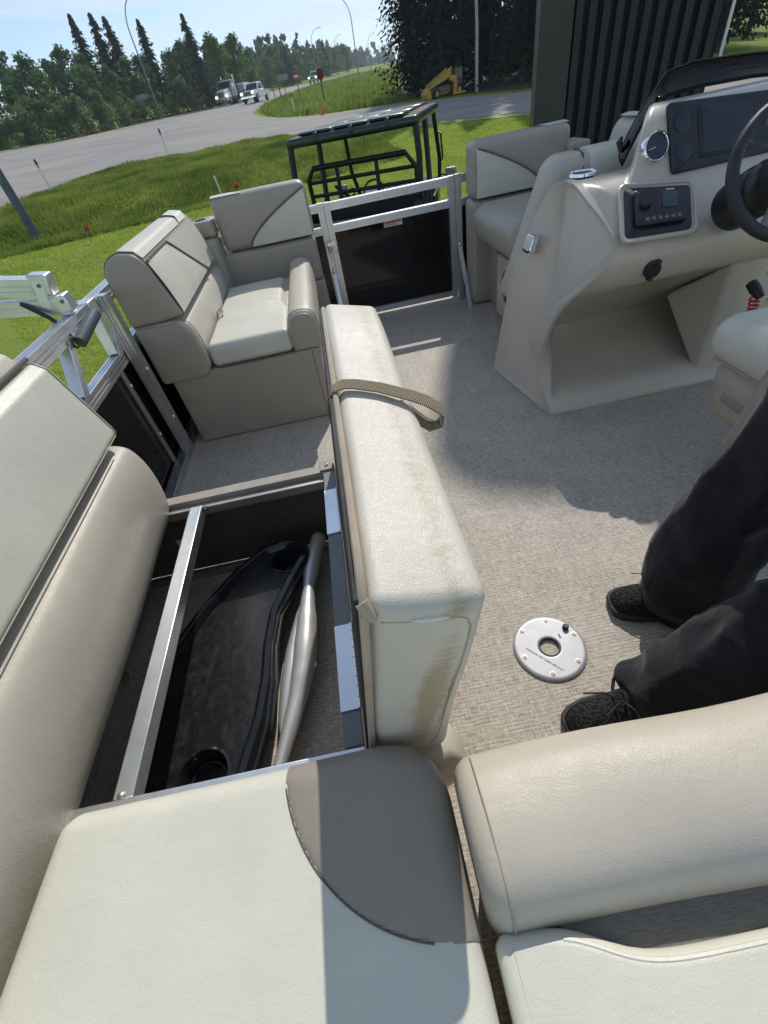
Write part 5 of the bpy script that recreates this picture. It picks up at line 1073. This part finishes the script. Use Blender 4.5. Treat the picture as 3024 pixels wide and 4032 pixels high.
# dark stand at the right of the driveway
DK = [(9.9, 47.5, 17), (11.6, 46.5, 21), (13.6, 48, 22), (12.6, 52, 23), (15.6, 46.5, 22), (17.6, 45, 22), (19.4, 47, 24), (21.6, 44, 23), (16.4, 52, 24), (20.6, 53, 25), (24, 46, 22), (26.5, 50, 23), (11.0, 54, 22), (23.5, 56, 25), (29, 47, 20)]
for i, (x, y, h) in enumerate(DK): tree('pine', x, y, h, 'outermost dark conifer at the left edge of the shaded stand' if i == 0 else 'dark conifer in the shaded stand behind the driveway', 'conifers behind the driveway' if i else None, .95)
bt = thing('birch_trunk', 'slim pale birch trunk standing in front of the dark conifers', 'tree trunk', (13.4, 43.2, gz(13.4, 43.2)), local=True)
obj('trunk', MB().tube([(0, 0, -.2), (.05, 0, 3), (-.06, 0, 7), (.03, 0, 12)], [.12, .11, .09, .05], 8), 'birch_bark', bt); obj('twig', MB().tube([(0, 0, 8), (.5, .2, 9.2), (.9, .3, 10.4)], [.04, .03, .01], 6), 'birch_bark', bt)
for k in range(16): 
    x = 11+k*1.15+random.uniform(-.4, .4); tree('willow', x, 47.5-max(0, (k-3))*.55, random.uniform(1.0, 2.2), 'shaded undergrowth shrub at the foot of the dark conifers', 'undergrowth under the conifers', 1.2, 'shrub')
# beyond the pylon
for i, (x, y, h) in enumerate(((36, 52, 20), (44, 56, 22), (52, 50, 20), (40, 66, 24), (58, 62, 22), (30.5, 41.5, 22), (47, 72, 24), (62, 72, 24), (70, 60, 24), (78, 76, 26), (54, 80, 24), (66, 88, 26))): tree('pine', x, y, h, 'large shade tree with bare lower trunk right of the pylon' if i == 5 else 'dark conifer across the lawn right of the black pylon', None if i == 5 else 'conifers right of the pylon', .9)
wp = thing('white_pole', 'slim white pole standing right of the black pylon', 'pole', (24.6, 33, gz(24.6, 33)), local=True)
obj('pole', MB().tube([(0, 0, -.2), (0, 0, 8)], .085, 10), 'white_paint', wp); obj('cap', MB().lathe((0, 0, 8), (0, 0, 8.15), [(0, .1), (1, .03)], 10), 'white_paint', wp)

# ------------------------------------------------------------------ street furniture
def lamp(x, y, h, arm, rz, label, r_=.11, m='galvanised', cat='street lamp'):
    o = thing('street_lamp', label, cat, (x, y, gz(x, y)), rz, 'curved-arm street lamps', local=True); n = 10
    pts = [(0, 0, -.1), (0, 0, h*.4), (0, 0, h*.72)]+[(arm*(1-math.cos(k*math.pi/2/n)), 0, h*.72+h*.28*math.sin(k*math.pi/2/n)) for k in range(1, n+1)]
    obj('pole', MB().tube(pts, [r_, r_*.8, r_*.65]+[r_*(.62-.02*k) for k in range(1, n+1)], 10), m, o)
    obj('base_plate', MB().box((-r_*2, -r_*2, -.02), (r_*2, r_*2, .05)), m, o, bevel=.01)
    obj('lamp_head', cush((arm-.05, -.14, h-.08), (arm+.75, .14, h+.08), .05, (3, 3, 3)), 'grey_metal', o); return o
lamp(-20.74, 96.6, 12.6, 2.2, R(20), 'tall curved street lamp among the spruces across the road', .13)
lamp(13.7, 120.4, 11.2, -2.6, R(15), 'tall curved street lamp on the grass island beside the far road', .12)
lamp(9.6, 205, 11.5, 3.2, R(10), 'distant curved street lamp left of the far road, arm to the right', .13)
lamp(29.1, 173.7, 10, -2.8, 0, 'distant curved street lamp right of the far road, arm to the left', .12)
lamp(33, 245, 9.5, 2.4, 0, 'farther curved street lamp small against the far wood', .13); lamp(22, 268, 11.2, 2.6, 0, 'farthest curved street lamp behind the island lamp', .13)
lamp(-9.7, 19.2, 11, -2, 0, 'dark steel lamp post close by at the left edge of the lawn', .15, 'dark_steel')
def delin(x, y, label, h=1.15):
    o = thing('delineator_post', label, 'marker post', (x, y, gz(x, y)), 0, 'roadside delineators', local=True)
    obj('post', MB().box((-.045, -.02, -.1), (.045, .02, h-.3)), 'white_paint', o, bevel=.01); obj('band', MB().box((-.05, -.024, h-.3), (.05, .024, h-.2)), 'reflector_yellow', o); obj('tip', MB().box((-.048, -.022, h-.2), (.048, .022, h)), 'black_plastic', o, bevel=.01)
delin(-11.9, 27.1, 'black-tipped yellow-banded post nearest the left edge at the road', 1.2); delin(-7.75, 34.2, 'black-tipped yellow-banded post at the middle of the near road edge', 1.25); delin(-.08, 51.9, 'pale delineator post at the tip of the grass island', 1.35)
delin(-19.6, 109.3, 'white post below the do-not-enter sign', 1.2); delin(-23.6, 81.8, 'short white post at the foot of the spruces', 1.1)
def signp(x, y, h, kind, label, rz=0):
    o = thing('road_sign', label, 'road sign', (x, y, gz(x, y)), rz, local=True); obj('post', MB().box((-.05, -.05, -.1), (.05, .05, h)), 'wood_post', o)
    if kind == 'stop': obj('plate', MB().lathe((0, -.055, h-.35), (0, -.075, h-.35), [(0, .42), (1, .42)], 8), 'shaded_sign_red', o, smooth=False)
    elif kind == 'no_entry':
        p = obj('plate', MB().box((-.40, -.075, h-.80), (.40, -.055, h)), 'white_paint', o); obj('red_disc', MB().lathe((0, -.077, h-.4), (0, -.085, h-.4), [(0, .36), (1, .36)], 24), 'red_paint', p); obj('white_bar', MB().box((-.24, -.092, h-.46), (.24, -.087, h-.34)), 'white_paint', p)
    elif kind == 'red': p = obj('plate', MB().box((-.5, -.075, h-.7), (.5, -.055, h)), 'red_paint', o); obj('white_stripe', MB().box((-.42, -.082, h-.32), (.42, -.077, h-.22)), 'white_paint', p)
    elif kind == 'white': obj('plate', MB().box((-.75, -.075, h-.6), (.75, -.055, h)), 'grey_metal', o)
    elif kind == 'half': p = obj('plate', MB().box((-.28, -.075, h-.55), (.28, -.055, h)), 'red_paint', o); obj('white_panel', MB().box((-.26, -.082, h-.50), (.26, -.077, h-.28)), 'white_paint', p)
    return o
signp(2.97, 58.2, 2.5, 'stop', 'shade-darkened red octagonal stop sign on the grass island', R(28)); signp(1.0, 78, 2.6, 'half', 'small red and white sign on a thin post beyond the island'); signp(-1.2, 67.4, 3.0, '', 'bare dark post standing on the island right of the white pickup'); signp(-2.4, 86.8, 2.3, '', 'short dark post beside the white pickup'); signp(-.8, 92, 2.6, 'white', 'pale rectangular sign seen edge of the road behind the dark posts')
signp(-19.2, 110.5, 3.0, 'no_entry', 'white do-not-enter sign with red disc across the road'); signp(-17.2, 139, 3.6, 'red', 'red rectangular sign left of the oncoming truck'); signp(-22.5, 96, 3.0, 'white', 'small grey sign in front of the spruces')
def flagm(x, y, s_, label):
    o = thing('marker_flag', label, 'marker flag', (x, y, gz(x, y)), 0, 'red utility marker flags', local=True); obj('wire', MB().tube([(0, 0, -.05), (0, 0, .55*s_)], .012*s_, 6), 'grey_metal', o)
    obj('flag', quadpatch(lambda a, c: (.20*s_*a, .03*s_*math.sin(5*a), .55*s_-.16*s_*c), 5, 2), 'red_paint', o, solid=.004)
flagm(-25.1, 73.2, 1.5, 'red marker flag at the far road edge, left one'); flagm(-24.3, 74.8, 1.5, 'red marker flag at the far road edge, right one'); flagm(-2.55, 18.6, .8, 'red marker flag beside the white stake behind the corner seat'); flagm(-6.1, 14.5, .7, 'red marker flag in the tall grass near the corner seat')
stk_ = thing('white_stake', 'thin white stake in the lawn behind the left corner seat', 'stake', (-3.05, 18.95, gz(-3.05, 18.95)), local=True); obj('stake', MB().bar((.0, 0, -.1), (-.06, 0, .75), .05, .03), 'white_paint', stk_); obj('cap', MB().bar((-.06, 0, .75), (-.063, 0, .79), .06, .04), 'white_paint', stk_)
cn2 = thing('traffic_cone', 'orange traffic cone at the edge of the driveway', 'traffic cone', (2.0, 45.6, gz(2, 45.6)), local=True); cn2.scale = (.6, .6, .6); obj('cone', MB().lathe((0, 0, .03), (0, 0, .95), [(0, .22), (.95, .05), (1, .03)], 16), 'orange_plastic', cn2); obj('foot', MB().box((-.28, -.28, .0), (.28, .28, .04)), 'orange_plastic', cn2)

# ------------------------------------------------------------------ vehicles
def wheel(parent, x, y, r_, w, m='grey_metal'):
    t_ = obj('wheel', MB().lathe((x-w/2, y, r_), (x+w/2, y, r_), [(0, r_*.7), (.12, r_), (.88, r_), (1, r_*.7)], 20), 'tyre', parent); s_ = 1 if x > 0 else -1
    obj('rim', MB().cyl((x+s_*w*.45, y, r_), (x+s_*w*.53, y, r_), r_*.6, 14), m, t_)
def sec(b, prof, x0, x1, tap=0): b.loft([[(x0, y, z) for y, z in prof], [(x1, y, z) for y, z in prof]]); return b
def pickup(x, y, rz, label, s_=1.0, m='white_paint'):
    o = thing('pickup_truck', label, 'pickup truck', (x, y, gz(x, y)+.03), rz, 'oncoming pickups', local=True); o.scale = (s_,)*3
    # front faces local -y
    obj('body', sec(MB(), fillet([(-2.75, .50), (2.8, .55), (2.8, 1.15), (-.9, 1.18), (-1.0, 1.2), (-2.55, 1.12), (-2.78, .95)], .06), -.98, .98), m, o, bevel=.04)
    cab = MB(); lo_ = [(-.95, -1.1), (.95, -1.1), (.95, 1.2), (-.95, 1.2)]; hi_ = [(-.78, -.35), (.78, -.35), (.78, 1.05), (-.78, 1.05)]
    cab.loft([[(a, b2, 1.15) for a, b2 in lo_], [(a, b2, 1.86) for a, b2 in hi_], [(a*.9, b2*.9+.03, 1.91) for a, b2 in hi_]]); cb = obj('cab', cab, m, o, bevel=.04)
    obj('windscreen', MB().add([(-.80, -1.03, 1.24), (.80, -1.03, 1.24), (.70, -.42, 1.81), (-.70, -.42, 1.81), (-.80, -1.0, 1.22), (.80, -1.0, 1.22), (.70, -.38, 1.80), (-.70, -.38, 1.80)], [(0, 1, 2, 3), (7, 6, 5, 4), (0, 4, 5, 1), (1, 5, 6, 2), (2, 6, 7, 3), (3, 7, 4, 0)]), 'car_glass', cb, smooth=False)
    for sx_ in (-1, 1):
        for y0, y1, y2, y3 in ((-.72, .05, -.25, .05), (.12, .98, .12, .9)): obj('side_window', MB().add([(sx_*.945, y0, 1.26), (sx_*.945, y1, 1.26), (sx_*.81, y3, 1.80), (sx_*.81, y2, 1.80)], [(0, 1, 2, 3)]), 'car_glass', cb, smooth=False, solid=.01)
        obj('headlight', MB().box((sx_*.78-.17, -2.80, .84), (sx_*.78+.17, -2.72, 1.04)), 'headlamp', o, bevel=.02)
        mi = obj('mirror', cush((sx_*1.12-.13, -.80, 1.22), (sx_*1.12+.13, -.68, 1.48), .04, (2, 2, 2)), 'black_plastic', o)
        for yy in (-1.85, 1.75): wheel(o, sx_*.86, yy, .40, .28)
        obj('wheel_arch', MB().tube([(sx_*.97, -1.85+.46*math.cos(k*math.pi/8), .42+.46*math.sin(k*math.pi/8)) for k in range(9)], .05, 6), 'black_plastic', o)
    g = obj('grille', MB().box((-.55, -2.81, .68), (.55, -2.74, 1.08)), 'grey_metal', o, bevel=.02)
    for k in range(3): obj('grille_bar', MB().box((-.5, -2.825, .74+.11*k), (.5, -2.812, .79+.11*k)), 'black_plastic', g)
    obj('bumper', MB().box((-.98, -2.92, .44), (.98, -2.72, .64)), 'chrome', o, bevel=.03); return o
pickup(-5.6, 97, R(-18), 'white pickup beside the oncoming heavy truck', 1.18); pickup(6.9, 159, R(-16), 'white pickup farther up the road behind the stop sign', 1.2)
def heavy_truck(x, y, rz):
    o = thing('heavy_truck', 'white and grey heavy work truck coming down the road with headlights on', 'truck', (x, y, gz(x, y)+.03), rz, local=True); o.scale = (1.08,)*3
    obj('hood', sec(MB(), fillet([(-3.6, .75), (-1.6, .75), (-1.6, 1.85), (-3.4, 1.62), (-3.62, 1.4)], .1), -.72, .72), 'white_paint', o, bevel=.06)
    cb = obj('cab', sec(MB(), fillet([(-1.65, .8), (.1, .8), (.1, 2.75), (-1.15, 2.75), (-1.6, 1.86)], .08), -1.05, 1.05), 'grey_metal', o, bevel=.06)
    obj('windscreen', MB().add([(-.92, -1.63, 1.92), (.92, -1.63, 1.92), (.88, -1.24, 2.58), (-.88, -1.24, 2.58), (-.92, -1.58, 1.9), (.92, -1.58, 1.9), (.88, -1.19, 2.57), (-.88, -1.19, 2.57)], [(0, 1, 2, 3), (7, 6, 5, 4), (0, 4, 5, 1), (1, 5, 6, 2), (2, 6, 7, 3), (3, 7, 4, 0)]), 'car_glass', cb, smooth=False)
    obj('visor', MB().box((-1.0, -1.45, 2.62), (1.0, -1.15, 2.70)), 'white_paint', cb, bevel=.02)
    for k in range(5): obj('roof_marker', MB().box((-.8+.4*k-.05, -1.1, 2.75), (-.8+.4*k+.05, -1.0, 2.83)), 'reflector_yellow', cb)
    g = obj('grille', MB().box((-.52, -3.70, .80), (.52, -3.60, 1.52)), 'chrome', o, bevel=.03)
    for k in range(7): obj('grille_slat', MB().box((-.44+.135*k-.035, -3.72, .86), (-.44+.135*k+.035, -3.701, 1.46)), 'machine_grey', g)
    obj('bumper', MB().box((-1.12, -3.95, .42), (1.12, -3.65, .80)), 'chrome', o, bevel=.05); obj('plate_light', MB().box((-.25, -3.97, .46), (.25, -3.951, .56)), 'shaded_sign_red', o)
    for sx_ in (-1, 1):
        obj('fender', sec(MB(), fillet([(-3.6, .75), (-3.55, 1.15), (-3.2, 1.32), (-2.6, 1.25), (-2.3, .8)], .08), sx_*.72, sx_*1.14), 'white_paint', o, bevel=.05)
        obj('headlight', MB().box((sx_*.88-.15, -3.69, .88), (sx_*.88+.15, -3.58, 1.10)), 'headlamp', o, bevel=.03)
        obj('exhaust_stack', MB().cyl((sx_*.98, .28, 1.0), (sx_*.98, .28, 3.3), .08, 12), 'chrome', o); obj('mirror', MB().box((sx_*1.35-.1, -1.4, 1.7), (sx_*1.35+.1, -1.34, 2.3)), 'chrome', o, bevel=.02)
        wheel(o, sx_*.95, -2.9, .52, .32)
        for yy in (2.6, 3.9): wheel(o, sx_*.95, yy, .52, .45)
    obj('frame_rail', MB().box((-.5, -3.0, .55), (.5, 6.6, .80)), 'machine_grey', o); obj('deck_bed', MB().box((-1.2, .7, 1.12), (1.2, 6.8, 1.28)), 'machine_grey', o)
    ld = obj('load_box', MB().box((-1.15, 1.2, 1.285), (1.15, 3.6, 2.15)), 'blue_board', o, bevel=.04); obj('load_lid', MB().box((-1.1, 3.8, 1.285), (1.1, 6.4, 2.35)), 'white_paint', o, bevel=.04)
heavy_truck(-10.3, 106.5, R(-17))
# yellow loader by the driveway
Y = thing('yellow_loader', 'yellow loader machine with raised arm parked by the dark conifers', 'loader', (11.2, 43.2, gz(11.2, 43.2)), R(8), local=True); Y.scale = (.62, .62, .72)
obj('lift_arm', sec(MB(), [(0, 0)]*0 or [(-.18, 0), (0, 0), (0, 0)] , 0, 0) if False else MB().loft([[(x, -.5+dy, z) for x, z in [(-2.3, 1.12), (-2.25, .82), (-.2, 1.30), (.35, 1.55), (.42, 2.15), (-.3, 1.85)]] for dy in (0, .22)]), 'yellow_paint', Y, smooth=False, bevel=.02)
obj('lift_arm', MB().loft([[(x, .9+dy, z) for x, z in [(-2.3, 1.12), (-2.25, .82), (-.2, 1.30), (.35, 1.55), (.42, 2.15), (-.3, 1.85)]] for dy in (0, .22)]), 'yellow_paint', Y, smooth=False, bevel=.02)
obj('tilt_frame', MB().loft([[(x, -.7+dy, z) for x, z in [(.15, 1.55), (.9, 1.45), (1.0, .9), (.85, .05), (.55, .05), (.7, .9), (.6, 1.15), (.1, 1.2)]] for dy in (0, .5)]), 'yellow_paint', Y, smooth=False, bevel=.02)
obj('engine_body', MB().box((-2.0, -.2, .35), (.4, .85, .85)), 'wood_post', Y, bevel=.08); obj('lower_frame', MB().box((-2.5, -.1, .25), (.2, .7, .5)), 'yellow_paint', Y, bevel=.05); obj('bucket', MB().loft([[(x, -.6+dy, z) for x, z in [(-2.4, .95), (-2.9, .5), (-2.8, .1), (-2.2, .05), (-2.25, .5)]] for dy in (0, 1.8)]), 'yellow_paint', Y, smooth=False, bevel=.02)
cb = obj('cab', MB().box((.95, -.2, .6), (1.9, .9, 2.0)), 'machine_grey', Y, bevel=.06); obj('cab_window', MB().box((1.05, -.215, 1.25), (1.8, -.201, 1.9)), 'car_glass', cb); obj('step', MB().box((.8, -.75, .06), (2.0, -.2, .22)), 'yellow_paint', Y, bevel=.03)
for x in (-1.5, 1.3):
    for yy in (-.45, .95): w = obj('wheel', MB().lathe((x, yy-.16, .38), (x, yy+.16, .38), [(0, .28), (.12, .40), (.88, .40), (1, .28)], 20), 'tyre', Y); obj('rim', MB().cyl((x, yy-.17, .38), (x, yy-.162, .38), .2, 14), 'yellow_paint', w)

# ------------------------------------------------------------------ grass
def grass(name, label, n, region, hfun, wfun, m, seed):
    rg = np.random.default_rng(seed); P = []
    while len(P) < n:
        az = rg.uniform(R(-33), R(40)); d = 3.0+(40-3.0)*rg.random()**.75; x, y = math.sin(az)*d, math.cos(az)*d
        if -1.05 < x < 1.95 and y < 4.0: continue
        if inpoly(x, y, ROAD): continue
        h_ = hfun(x, y)
        if h_ <= 0: continue
        P.append((x, y, h_*rg.uniform(.55, 1.15), wfun(d)*rg.uniform(.7, 1.3), rg.uniform(0, 6.283), rg.uniform(-.45, .45), rg.uniform(-.45, .45)))
    vs = np.zeros((n*3, 3)); 
    for i, (x, y, h_, w, a, lx_, ly_) in enumerate(P):
        z = gz(x, y)-.01; c, s_ = math.cos(a)*w, math.sin(a)*w
        vs[i*3] = (x-c, y-s_, z); vs[i*3+1] = (x+c, y+s_, z); vs[i*3+2] = (x+lx_*h_, y+ly_*h_, z+h_)
    me = bpy.data.meshes.new(name); me.from_pydata(vs.tolist(), [], [(3*i, 3*i+1, 3*i+2) for i in range(n)]); me.materials.append(M[m]); o = bpy.data.objects.new(name, me); COL.objects.link(o); return tag(o, label, 'grass', kind='stuff')
def tallness(x, y):   # rough verge along the road
    c = 20.5+.38*(x+3)
    if x > 3.5 or y < c-3.4-.04*abs(x): return 0
    return .17+.05*math.sin(x*.9+y*.5)+.04*math.sin(3.1*x-1.7*y)
grass('lawn_grass', 'short mown green lawn around the boat and driveway', 120000, None, lambda x, y: 0 if tallness(x, y) > 0 else .06, lambda d: .006+.0008*d, 'grass_blade', 3)
grass('verge_grass', 'long rough grass on the verge beside the near road', 110000, None, lambda x, y: tallness(x, y), lambda d: .006+.0008*d, 'tall_grass', 4)
rg = np.random.default_rng(9); vs, fs = [], []
ISL = [(-1.2, 51), (2, 47), (7, 45.5), (9, 46), (10, 60), (14, 80), (26, 150), (30, 190), (24, 205), (7, 148), (-1, 104), (-3.6, 82), (-4, 66), (-3, 58)]
while len(fs) < 16000:
    y = 45+150*rg.random()**1.8; x = rg.uniform(-5, 30)
    if not inpoly(x, y, ISL): continue
    h_ = rg.uniform(.2, .6); w = .025+.001*y; a = rg.uniform(0, 6.28); z = gz(x, y)-.02; n = len(vs); vs += [(x-math.cos(a)*w, y-math.sin(a)*w, z), (x+math.cos(a)*w, y+math.sin(a)*w, z), (x+rg.uniform(-.3, .3)*h_, y+rg.uniform(-.3, .3)*h_, z+h_)]; fs.append((n, n+1, n+2))
me = bpy.data.meshes.new('island_grass'); me.from_pydata([tuple(map(float, v_)) for v_ in vs], [], fs); me.materials.append(M['tall_grass']); o = bpy.data.objects.new('island_grass', me); COL.objects.link(o); tag(o, 'tall grass growing on the island between road and driveway', 'grass', kind='stuff')

rg = np.random.default_rng(21); vs, fs = [], []
while len(fs) < 1400:
    x, y = rg.uniform(-3, 9), rg.uniform(5, 26)
    if inpoly(x, y, ROAD) or tallness(x, y) > 0 or (-1.1 < x < 2 and y < 4.2) or math.sin(x*1.7)+math.sin(y*1.3+x) < .4: continue
    z = gz(x, y)+rg.uniform(.06, .10); r_ = rg.uniform(.010, .018); n = len(vs); vs += [(x-r_, y, z), (x, y-r_, z), (x+r_, y, z), (x, y+r_, z), (x, y, z+r_), (x, y, z-r_)]
    fs += [(n, n+1, n+4), (n+1, n+2, n+4), (n+2, n+3, n+4), (n+3, n, n+4), (n+1, n, n+5), (n+2, n+1, n+5), (n+3, n+2, n+5), (n, n+3, n+5)]
me = bpy.data.meshes.new('clover_flowers'); me.from_pydata([tuple(map(float, v_)) for v_ in vs], [], fs); me.materials.append(M['white_plastic']); o = bpy.data.objects.new('clover_flowers', me); COL.objects.link(o); tag(o, 'tiny white clover flowers dotted through the mown lawn', 'flowers', kind='stuff')

# ------------------------------------------------------------------ summer haze
m = bpy.data.materials.new('haze_air'); m.use_nodes = True; nt = m.node_tree; nt.nodes.clear(); ou = nt.nodes.new('ShaderNodeOutputMaterial'); pv = nt.nodes.new('ShaderNodeVolumePrincipled')
pv.inputs['Color'].default_value = (.78, .89, 1, 1); pv.inputs['Density'].default_value = .00048; pv.inputs['Anisotropy'].default_value = .3; nt.links.new(pv.outputs[0], ou.inputs['Volume'])
hz = obj('haze', MB().box((-920, -140, -36), (920, 1640, 66)), m, smooth=False); tag(hz, 'thin pale summer haze in the air over the whole scene', 'haze', kind='stuff')
